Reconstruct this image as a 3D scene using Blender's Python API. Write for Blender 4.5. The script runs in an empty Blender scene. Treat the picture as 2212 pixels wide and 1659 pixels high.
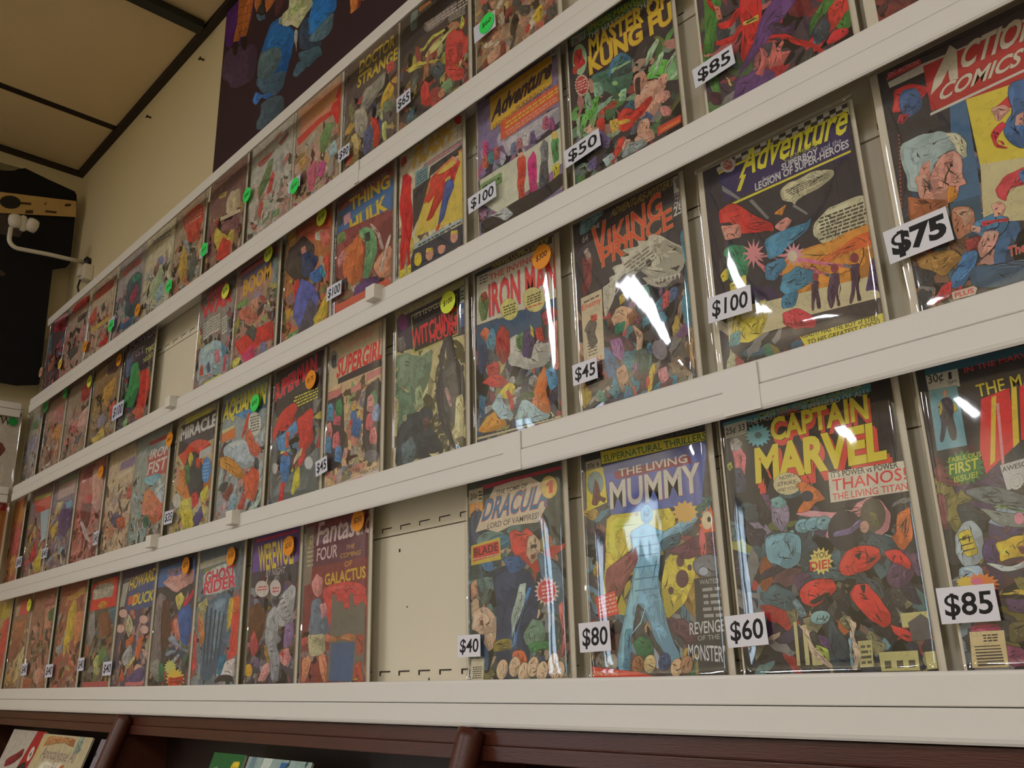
import bpy, bmesh, math, random
from mathutils import Matrix, Vector
from mathutils.geometry import tessellate_polygon

scene = bpy.context.scene
col = scene.collection

# ------------------------------------------------------------------ camera
EYE = 1.5                                    # lens height above the floor
cam_data = bpy.data.cameras.new('camera')
cam = bpy.data.objects.new('camera', cam_data)
col.objects.link(cam)
cam_data.sensor_width = 36.0
cam_data.lens = 31.178
cam_data.clip_start = 0.01
R3 = ((0.686995, -0.241192, -0.685467), (0.726196, 0.194071, 0.659527), (-0.026044, -0.950875, 0.308478))
cam.matrix_world = Matrix((
    (R3[0][0], -R3[0][1], -R3[0][2], 0.0),
    (R3[1][0], -R3[1][1], -R3[1][2], -0.76),
    (R3[2][0], -R3[2][1], -R3[2][2], EYE),
    (0, 0, 0, 1)))
scene.camera = cam

# ------------------------------------------------------------------ world, light levels, exposure
TUBE = 29.0                                  # strength of the fluorescent tubes' diffusers
SKY = 9                                    # daylight outside the shop window
scene.view_settings.view_transform = 'Standard'
scene.view_settings.look = 'None'
scene.view_settings.gamma = 1.0
scene.view_settings.use_curve_mapping = False
scene.view_settings.exposure = 0.0
world = bpy.data.worlds.new('sky')
scene.world = world
world.use_nodes = True
wb = world.node_tree.nodes['Background']
wb.inputs[0].default_value = (0.62, 0.80, 1.0, 1)
wb.inputs[1].default_value = SKY

# ------------------------------------------------------------------ helpers
def lin(c):
    return c / 12.92 if c <= .04045 else ((c + .055) / 1.055) ** 2.4

def hexlin(h):
    """printed colour (red * 65536 + green * 256 + blue, or a hex string) to linear"""
    if isinstance(h, int): return (lin((h >> 16) / 255), lin((h >> 8 & 255) / 255), lin((h & 255) / 255))
    return tuple(lin(int(h[i:i + 2], 16) / 255) for i in (0, 2, 4))

MATS = {}
def mat(name, rgb, rough=.6, noise=0.0, nscale=30, bump=0.0, bscale=200, spec=.5, metal=0.0, stretch=None):
    """plain surface with procedural tone variation and fine relief"""
    if name in MATS: return MATS[name]
    m = bpy.data.materials.new(name); m.use_nodes = True
    nt = m.node_tree; b = nt.nodes['Principled BSDF']
    b.inputs['Base Color'].default_value = (*[lin(v / 255) for v in rgb], 1)
    b.inputs['Roughness'].default_value = rough
    b.inputs['Metallic'].default_value = metal
    b.inputs['Specular IOR Level'].default_value = spec
    tc = nt.nodes.new('ShaderNodeTexCoord')
    src = tc.outputs['Object']
    if stretch:
        mp = nt.nodes.new('ShaderNodeMapping'); mp.inputs['Scale'].default_value = stretch
        nt.links.new(src, mp.inputs[0]); src = mp.outputs[0]
    if noise:
        n = nt.nodes.new('ShaderNodeTexNoise'); n.inputs['Scale'].default_value = nscale; n.inputs['Detail'].default_value = 6
        nt.links.new(src, n.inputs['Vector'])
        mx = nt.nodes.new('ShaderNodeMix'); mx.data_type = 'RGBA'
        base = [lin(v / 255) for v in rgb]
        mx.inputs[6].default_value = (*[v * (1 - noise) for v in base], 1)
        mx.inputs[7].default_value = (*[min(1, v * (1 + noise)) for v in base], 1)
        nt.links.new(n.outputs[0], mx.inputs[0]); nt.links.new(mx.outputs[2], b.inputs['Base Color'])
    if bump:
        n2 = nt.nodes.new('ShaderNodeTexNoise'); n2.inputs['Scale'].default_value = bscale; n2.inputs['Detail'].default_value = 3
        nt.links.new(src, n2.inputs['Vector'])
        bp = nt.nodes.new('ShaderNodeBump'); bp.inputs['Strength'].default_value = bump; bp.inputs['Distance'].default_value = .002
        nt.links.new(n2.outputs[0], bp.inputs['Height']); nt.links.new(bp.outputs[0], b.inputs['Normal'])
    MATS[name] = m
    return m

def emit(name, rgb, strength):
    if name in MATS: return MATS[name]
    m = bpy.data.materials.new(name); m.use_nodes = True
    nt = m.node_tree; nt.nodes.remove(nt.nodes['Principled BSDF'])
    e = nt.nodes.new('ShaderNodeEmission'); e.inputs[0].default_value = (*rgb, 1); e.inputs[1].default_value = strength
    nt.links.new(e.outputs[0], nt.nodes['Material Output'].inputs[0])
    MATS[name] = m
    return m

def print_mat(name, ink):
    """printed paper: colour from the printed shapes, plus ink line work and paper tone"""
    m = bpy.data.materials.new(name); m.use_nodes = True
    nt = m.node_tree; b = nt.nodes['Principled BSDF']; L = nt.links.new
    b.inputs['Roughness'].default_value = .5; b.inputs['Specular IOR Level'].default_value = .25
    at = nt.nodes.new('ShaderNodeAttribute'); at.attribute_name = 'print'
    if ink:
        tc = nt.nodes.new('ShaderNodeTexCoord')
        nz = nt.nodes.new('ShaderNodeTexNoise'); nz.inputs['Scale'].default_value = 60; nz.inputs['Detail'].default_value = 3
        L(tc.outputs['Object'], nz.inputs['Vector'])
        mv = nt.nodes.new('ShaderNodeMix'); mv.data_type = 'RGBA'; mv.inputs[0].default_value = .035
        L(tc.outputs['Object'], mv.inputs[6]); L(nz.outputs['Color'], mv.inputs[7])
        vo = nt.nodes.new('ShaderNodeTexVoronoi'); vo.feature = 'DISTANCE_TO_EDGE'; vo.inputs['Scale'].default_value = 85
        L(mv.outputs[2], vo.inputs['Vector'])
        lt = nt.nodes.new('ShaderNodeMath'); lt.operation = 'LESS_THAN'; lt.inputs[1].default_value = .055
        L(vo.outputs['Distance'], lt.inputs[0])
        pn = nt.nodes.new('ShaderNodeTexNoise'); pn.inputs['Scale'].default_value = 42; pn.inputs['Detail'].default_value = 2
        L(tc.outputs['Object'], pn.inputs['Vector'])
        gt = nt.nodes.new('ShaderNodeMath'); gt.operation = 'GREATER_THAN'; gt.inputs[1].default_value = .5
        L(pn.outputs[0], gt.inputs[0])
        mu = nt.nodes.new('ShaderNodeMath'); mu.operation = 'MULTIPLY'; L(lt.outputs[0], mu.inputs[0]); L(gt.outputs[0], mu.inputs[1])
        mk = nt.nodes.new('ShaderNodeMath'); mk.operation = 'MULTIPLY'; L(mu.outputs[0], mk.inputs[0]); L(at.outputs['Alpha'], mk.inputs[1])
        ms = nt.nodes.new('ShaderNodeMath'); ms.operation = 'MULTIPLY'; ms.inputs[1].default_value = .35; L(mk.outputs[0], ms.inputs[0])
        # soft tonal modelling of the painted areas
        tn = nt.nodes.new('ShaderNodeTexNoise'); tn.inputs['Scale'].default_value = 70; tn.inputs['Detail'].default_value = 4
        L(tc.outputs['Object'], tn.inputs['Vector'])
        tr = nt.nodes.new('ShaderNodeMapRange'); tr.inputs[1].default_value = .3; tr.inputs[2].default_value = .7; tr.inputs[3].default_value = .72; tr.inputs[4].default_value = 1.18
        L(tn.outputs[0], tr.inputs[0])
        tm = nt.nodes.new('ShaderNodeMix'); tm.data_type = 'FLOAT'; tm.inputs[2].default_value = 1.0
        L(at.outputs['Alpha'], tm.inputs[0]); L(tr.outputs[0], tm.inputs[3])
        sc = nt.nodes.new('ShaderNodeVectorMath'); sc.operation = 'SCALE'; L(at.outputs['Color'], sc.inputs[0]); L(tm.outputs[0], sc.inputs['Scale'])
        mx = nt.nodes.new('ShaderNodeMix'); mx.data_type = 'RGBA'; mx.inputs[7].default_value = (.022, .018, .016, 1)
        L(ms.outputs[0], mx.inputs[0]); L(sc.outputs[0], mx.inputs[6]); L(mx.outputs[2], b.inputs['Base Color'])
    else:
        L(at.outputs['Color'], b.inputs['Base Color'])
    return m

def film_mat():
    """clear polythene: mostly transparent, mirror-like at grazing angles"""
    m = bpy.data.materials.new('clear_polythene'); m.use_nodes = True
    nt = m.node_tree; nt.nodes.remove(nt.nodes['Principled BSDF']); L = nt.links.new
    fr = nt.nodes.new('ShaderNodeFresnel'); fr.inputs[0].default_value = 1.5
    ge = nt.nodes.new('ShaderNodeNewGeometry'); io = nt.nodes.new('ShaderNodeMix'); io.data_type = 'FLOAT'
    io.inputs[2].default_value = 1.5; io.inputs[3].default_value = 1 / 1.5        # same film seen from either side
    L(ge.outputs['Backfacing'], io.inputs[0]); L(io.outputs[0], fr.inputs[0])
    ka = nt.nodes.new('ShaderNodeMath'); ka.operation = 'ADD'; ka.inputs[1].default_value = .055; L(fr.outputs[0], ka.inputs[0])
    k = nt.nodes.new('ShaderNodeMath'); k.operation = 'MINIMUM'; k.inputs[1].default_value = .24; L(ka.outputs[0], k.inputs[0])
    tr = nt.nodes.new('ShaderNodeBsdfTransparent'); tr.inputs[0].default_value = (.97, .965, .95, 1)
    gl = nt.nodes.new('ShaderNodeBsdfGlossy'); gl.inputs['Roughness'].default_value = .045
    tc = nt.nodes.new('ShaderNodeTexCoord')
    n = nt.nodes.new('ShaderNodeTexNoise'); n.inputs['Scale'].default_value = 26; n.inputs['Detail'].default_value = 2
    mp = nt.nodes.new('ShaderNodeMapping'); mp.inputs['Scale'].default_value = (1.5, 1, .45); L(tc.outputs['Object'], mp.inputs[0]); L(mp.outputs[0], n.inputs['Vector'])
    bp = nt.nodes.new('ShaderNodeBump'); bp.inputs['Strength'].default_value = .06; bp.inputs['Distance'].default_value = .004
    L(n.outputs[0], bp.inputs['Height']); L(bp.outputs[0], gl.inputs['Normal'])
    mx = nt.nodes.new('ShaderNodeMixShader'); L(k.outputs[0], mx.inputs[0]); L(tr.outputs[0], mx.inputs[1]); L(gl.outputs[0], mx.inputs[2])
    L(mx.outputs[0], nt.nodes['Material Output'].inputs[0])
    return m

def tag(o, label=None, cat=None, group=None, kind=None):
    if label: o['label'] = label
    if cat: o['category'] = cat
    if group: o['group'] = group
    if kind: o['kind'] = kind
    return o

def empty(name, loc, parent=None):
    o = bpy.data.objects.new(name, None); col.objects.link(o)
    o.location = loc; o.empty_display_size = .05
    if parent: o.parent = parent
    return o

def link(name, me, m, parent=None, loc=(0, 0, 0), rot=(0, 0, 0), smooth=False):
    o = bpy.data.objects.new(name, me); col.objects.link(o)
    if m and not me.materials: me.materials.append(m)
    o.location = loc; o.rotation_euler = rot
    if parent: o.parent = parent
    if smooth:
        for p in me.polygons: p.use_smooth = True
    return o

def pydata(name, vs, fs):
    me = bpy.data.meshes.new(name); me.from_pydata(vs, [], fs); me.update(); return me

def box_bm(bm, x0, x1, y0, y1, z0, z1, bev=0.0):
    geo = bmesh.ops.create_cube(bm, size=1.0)['verts']
    for v in geo:
        v.co = Vector((x0 + (v.co.x + .5) * (x1 - x0), y0 + (v.co.y + .5) * (y1 - y0), z0 + (v.co.z + .5) * (z1 - z0)))
    if bev:
        es = list({e for v in geo for e in v.link_edges})
        bmesh.ops.bevel(bm, geom=es, offset=bev, segments=2, affect='EDGES', profile=.7)

def box(name, x0, x1, y0, y1, z0, z1, m, parent=None, bev=0.0):
    bm = bmesh.new(); box_bm(bm, x0, x1, y0, y1, z0, z1, bev)
    me = bpy.data.meshes.new(name); bm.to_mesh(me); bm.free()
    return link(name, me, m, parent)

def prism(name, prof, x0, x1, m, parent=None, miter0=0.0):
    """extrude a closed y,z outline along x (left end cut slanting by miter0 * y)"""
    n = len(prof); vs = [(x0 + miter0 * (-y), y, z) for y, z in prof] + [(x1, y, z) for y, z in prof]
    fs = [(i, (i + 1) % n, n + (i + 1) % n, n + i) for i in range(n)] + [tuple(range(n - 1, -1, -1)), tuple(range(n, 2 * n))]
    me = pydata(name, vs, fs)
    bm = bmesh.new(); bm.from_mesh(me); bmesh.ops.recalc_face_normals(bm, faces=bm.faces); bm.to_mesh(me); bm.free()
    return link(name, me, m, parent)

def tube(name, path, r, m, parent=None, seg=10):
    pts = [Vector(p) for p in path]; vs = []; fs = []
    for i, p in enumerate(pts):
        d = (pts[min(i + 1, len(pts) - 1)] - pts[max(i - 1, 0)]).normalized()
        a = d.orthogonal().normalized() if i == 0 else (a - d * a.dot(d)).normalized()
        b = d.cross(a)
        for k in range(seg):
            t = 2 * math.pi * k / seg
            vs.append(p + (a * math.cos(t) + b * math.sin(t)) * r)
    for i in range(len(pts) - 1):
        for k in range(seg):
            fs.append((i * seg + k, i * seg + (k + 1) % seg, (i + 1) * seg + (k + 1) % seg, (i + 1) * seg + k))
    fs += [tuple(range(seg - 1, -1, -1)), tuple(range((len(pts) - 1) * seg, len(pts) * seg))]
    return link(name, pydata(name, [tuple(v) for v in vs], fs), m, parent, smooth=True)

# ------------------------------------------------------------------ lettering and printed shapes
GLY = {}
def glyphs(txt, wt):
    key = (txt, wt)
    if key in GLY: return GLY[key]
    cu = bpy.data.curves.new('lettering', 'FONT'); cu.body = txt; cu.size = 1; cu.offset = wt * .0045
    cu.resolution_u = 3 if len(txt) < 8 else 2
    o = bpy.data.objects.new('lettering', cu); col.objects.link(o)
    dg = bpy.context.evaluated_depsgraph_get(); dg.update()
    me = bpy.data.meshes.new_from_object(o.evaluated_get(dg))
    vs = [(v.co.x, v.co.y) for v in me.vertices]; fs = [tuple(p.vertices) for p in me.polygons]
    bpy.data.objects.remove(o); bpy.data.curves.remove(cu); bpy.data.meshes.remove(me)
    GLY[key] = (vs, fs)
    return GLY[key]

CAP = max(y for x, y in glyphs('H', 0)[0])

def chaikin(p, n=2):
    for _ in range(n):
        q = []
        for i in range(len(p)):
            a, b = p[i], p[(i + 1) % len(p)]
            q += [(a[0] * .75 + b[0] * .25, a[1] * .75 + b[1] * .25), (a[0] * .25 + b[0] * .75, a[1] * .25 + b[1] * .75)]
        p = q
    return p

def area(p):
    return sum(p[i][0] * p[(i + 1) % len(p)][1] - p[(i + 1) % len(p)][0] * p[i][1] for i in range(len(p))) / 2

def grow(p, d):
    """offset a closed outline outwards"""
    s = 1 if area(p) > 0 else -1; out = []; n = len(p)
    for i in range(n):
        a, b, c = p[i - 1], p[i], p[(i + 1) % n]
        e1 = (b[0] - a[0], b[1] - a[1]); e2 = (c[0] - b[0], c[1] - b[1])
        l1 = math.hypot(*e1) or 1; l2 = math.hypot(*e2) or 1
        nx = (e1[1] / l1 + e2[1] / l2) * s; ny = -(e1[0] / l1 + e2[0] / l2) * s
        l = math.hypot(nx, ny) or 1
        out.append((b[0] + nx / l * d, b[1] + ny / l * d))
    return out

def clip(p, w, h):
    for ax, lim, sg in ((0, 0, 1), (0, w, -1), (1, 0, 1), (1, h, -1)):
        q = []
        for i in range(len(p)):
            a, b = p[i - 1], p[i]
            da, db = (a[ax] - lim) * sg, (b[ax] - lim) * sg
            if (da < 0) != (db < 0):
                t = da / (da - db); q.append((a[0] + (b[0] - a[0]) * t, a[1] + (b[1] - a[1]) * t))
            if db >= 0: q.append(b)
        p = q
        if len(p) < 3: return []
    return p

def jag(p, rng, k=.10):
    """brush-like outline: midpoints pushed in and out"""
    q = []; n = len(p)
    for i in range(n):
        a, b = p[i], p[(i + 1) % n]; q.append(a)
        dx, dy = b[0] - a[0], b[1] - a[1]
        if math.hypot(dx, dy) > .004:
            r = rng.uniform(-k, k); t = rng.uniform(.38, .62)
            q.append((a[0] + dx * t - dy * r, a[1] + dy * t + dx * r))
    return q

class Print:
    """flat printed matter: layers of coloured shapes on one sheet, in metres from its lower left corner"""
    STEP = 4e-6
    def __init__(s, w, h):
        s.w, s.h, s.vs, s.fs, s.cs, s.k, s.top = w, h, [], [], [], 0, {}
    def lay(s, p):
        """put the next shape one ink layer above whatever is already printed under it"""
        xs = [q[0] for q in p]; zs = [q[1] for q in p]; g = .004
        cells = [(i, j) for i in range(int(max(0, min(xs)) / g), int(min(s.w, max(xs)) / g) + 1) for j in range(int(max(0, min(zs)) / g), int(min(s.h, max(zs)) / g) + 1)]
        s.k = 1 + max((s.top.get(c, 0) for c in cells), default=0)
        for c in cells: s.top[c] = s.k
    def face(s, p, c, a, y=None):
        q = clip(p, s.w, s.h) if any(x < 0 or x > s.w or z < 0 or z > s.h for x, z in p) else p
        if len(q) < 3: return
        y = -s.k * s.STEP if y is None else y
        b = len(s.vs); s.vs += [(x, y, z) for x, z in q]
        if len(q) == 3 or len(q) == 4 and len(p) == 4: tr = [tuple(range(len(q)))]
        else: tr = tessellate_polygon([[Vector((x, z, 0)) for x, z in q]])
        for t in tr:
            P = [q[i] for i in t]
            if area(P) < 0: t = tuple(reversed(t))
            s.fs.append(tuple(b + i for i in t)); s.cs.append((*c, a))
    def poly(s, p, c, a=0.0, ol=0.0, olc=(.02, .017, .016)):
        if ol:
            q = grow(p, ol); s.lay(q); s.face(q, olc, 0)
        s.lay(p); s.face(p, c, a)
    def detail(s, p, c, rng, wt=1.0):
        """drawn modelling inside a painted shape: flat darker and lighter passages and pen strokes"""
        n = len(p); A = abs(area(p))
        if A < 1.6e-5 or n < 6: return
        cx, cy = sum(q[0] for q in p) / n, sum(q[1] for q in p) / n
        def inner(i, t): return (p[i % n][0] + (cx - p[i % n][0]) * t, p[i % n][1] + (cy - p[i % n][1]) * t)
        m = max(3, n // 3); i0 = min(range(n), key=lambda i: p[i][1] * .8 - p[i][0] * .4) - m // 2 + rng.randint(-2, 2)
        run = list(range(i0, i0 + m))
        s.poly([inner(i, .02) for i in run] + [inner(i, rng.uniform(.25, .6)) for i in reversed(run)], tuple(v * .66 for v in c), .3)
        j0 = i0 + n // 2 + rng.randint(-1, 1); run = list(range(j0, j0 + max(3, n // 4)))
        s.poly([inner(i, .12) for i in run] + [inner(i, rng.uniform(.3, .5)) for i in reversed(run)], tuple(min(.85, v * 1.2 + .01) for v in c), .3)
        for _ in range(min(9, 2 + int(A / 5e-5))):
            i = rng.randrange(n); a = inner(i, rng.uniform(.05, .5)); b = inner(i + rng.randint(1, max(2, n // 3)), rng.uniform(.3, .85))
            dx, dy = b[0] - a[0], b[1] - a[1]; l = math.hypot(dx, dy)
            if l < .002: continue
            wd = rng.uniform(.00025, .0007) * wt; q = rng.uniform(-.12, .12)
            mid = ((a[0] + b[0]) / 2 - dy * q, (a[1] + b[1]) / 2 + dx * q); ox, oy = -dy / l * wd, dx / l * wd
            s.poly([a, (mid[0] + ox, mid[1] + oy), b, (mid[0] - ox, mid[1] - oy)], (.02, .017, .016) if rng.random() < .72 else tuple(min(.85, v * 1.5 + .04) for v in c), 0)
    def under(s, bg, cols, rng, n, vmax=.64):
        """loose painted ground behind the drawn shapes"""
        for _ in range(n):
            c = rng.choice(cols); k = rng.uniform(.25, .8); f = rng.uniform(.5, 1.4)
            c = tuple(min(.8, (a * (1 - k) + b * k) * f) for a, b in zip(bg, c))
            r = rng.random()
            if r < .24: c = tuple(v * .18 for v in bg)
            elif r > .93: c = tuple(.35 * v + .25 for v in bg)
            x, z = rng.uniform(0, s.w), rng.uniform(0, s.h * vmax); a = rng.uniform(0, math.pi); l = rng.uniform(.006, .026); w = l * rng.uniform(.15, .5)
            p = [(x + l * u * math.cos(a) - w * v * math.sin(a), z + l * u * math.sin(a) + w * v * math.cos(a)) for u, v in ((-1, -.3), (-.3, -1), (.6, -.7), (1, .2), (.3, .9), (-.6, .8))]
            s.poly(jag(p, rng, .2), c, 1)
    def text(s, txt, c, O, U, V, wt):
        v0, f0 = glyphs(txt, 0); x0 = min(v[0] for v in v0); x1 = max(v[0] for v in v0)
        vs, fs = glyphs(txt, wt)
        P = [(O[0] + U[0] * (x - x0) / (x1 - x0) + V[0] * y / CAP, O[1] + U[1] * (x - x0) / (x1 - x0) + V[1] * y / CAP) for x, y in vs]
        s.lay(P)
        for f in fs: s.face([P[i] for i in f], c, 0)
    def lines(s, c, q, n, rng):
        (ax, az), (bx, bz), (cx, cz), (dx, dz) = q; s.lay(q)
        def at(u, v): return (ax * (1 - u) * (1 - v) + bx * u * (1 - v) + cx * u * v + dx * (1 - u) * v, az * (1 - u) * (1 - v) + bz * u * (1 - v) + cz * u * v + dz * (1 - u) * v)
        wpx = math.hypot(bx - ax, bz - az); hpx = math.hypot(dx - ax, dz - az) / n
        for r in range(n):
            u = rng.uniform(0, .08)
            while u < .97:
                lw = min(1 - u, rng.uniform(.7, 2.2) * hpx / max(wpx, 1e-6))
                s.face([at(u, (r + .72) / n), at(u + lw, (r + .72) / n), at(u + lw, (r + .22) / n), at(u, (r + .22) / n)], c, 0)
                u += lw + .35 * hpx / max(wpx, 1e-6)
    def draw(s, sh, rng):
        k = sh[0]; M = 1e-4
        if k in 'bp':
            c = hexlin(sh[1]); p = [(sh[3][i] * M, sh[3][i + 1] * M) for i in range(0, len(sh[3]), 2)]
            if k == 'b':
                p = chaikin(jag(p, rng), 1); s.poly(p, c, 1, sh[2] * M * .5); s.detail(p, c, rng)
            else: s.poly(p, c, 0.35, sh[2] * M * .5)
        elif k in 'es':
            c = hexlin(sh[1]); q = [v * M for v in sh[3][:6]]; n = 18 if k == 'e' else sh[3][6] * 2
            p = []
            for i in range(n):
                t = 2 * math.pi * i / n; r = 1 if k == 'e' or i % 2 == 0 else sh[3][7] / 100
                p.append((q[0] + r * (q[2] * math.cos(t) + q[4] * math.sin(t)), q[1] + r * (q[3] * math.cos(t) + q[5] * math.sin(t))))
            s.poly(p, c, .6 if k == 'e' else 0, sh[2] * M * .5)
            if k == 'e' and sh[2] >= 8: s.detail(p, c, rng)
        elif k == 't':
            q = [v * M for v in sh[3]]; s.text(sh[4], hexlin(sh[1]), q[0:2], q[2:4], q[4:6], sh[2])
        elif k == 'l':
            q = [v * M for v in sh[3]]; s.lines(hexlin(sh[1]), [(q[0], q[1]), (q[2], q[3]), (q[4], q[5]), (q[6], q[7])], sh[2], rng)
        elif k == 'f':
            x0, z0, x1, z1 = [v * M for v in sh[3]]; r = sh[2] * 1e-4
            for _ in range(sh[1]):
                c = hexlin(rng.choice(sh[4])); cx, cz = rng.uniform(x0, x1), rng.uniform(z0, z1)
                a = rng.uniform(0, math.pi); rx, rz = r * rng.uniform(.5, 1.5), r * rng.uniform(.25, .7); p = []
                for i in range(7):
                    t = 2 * math.pi * i / 7; q = rng.uniform(.65, 1.25); u, v = rx * q * math.cos(t), rz * q * math.sin(t)
                    p.append((cx + u * math.cos(a) - v * math.sin(a), cz + u * math.sin(a) + v * math.cos(a)))
                p = jag(p, rng, .25); s.poly(p, c, 1, .0003); s.detail(p, c, rng, .8)
    def mesh(s, name, depth, edge):
        """close the sheet into a thin solid: printed front, plain edges and back"""
        w, h = s.w, s.h; b = len(s.vs)
        s.vs += [(0, 0, 0), (w, 0, 0), (w, 0, h), (0, 0, h), (0, depth, 0), (w, depth, 0), (w, depth, h), (0, depth, h)]
        for f in ((0, 4, 5, 1), (1, 5, 6, 2), (2, 6, 7, 3), (3, 7, 4, 0), (4, 7, 6, 5)):
            s.fs.append(tuple(b + i for i in f)); s.cs.append((*edge, 0))
        me = pydata(name, s.vs, s.fs)
        ca = me.color_attributes.new('print', 'FLOAT_COLOR', 'CORNER')
        buf = []
        for f, c in zip(s.fs, s.cs): buf += list(c) * len(f)
        ca.data.foreach_set('color', buf)
        return me
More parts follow.
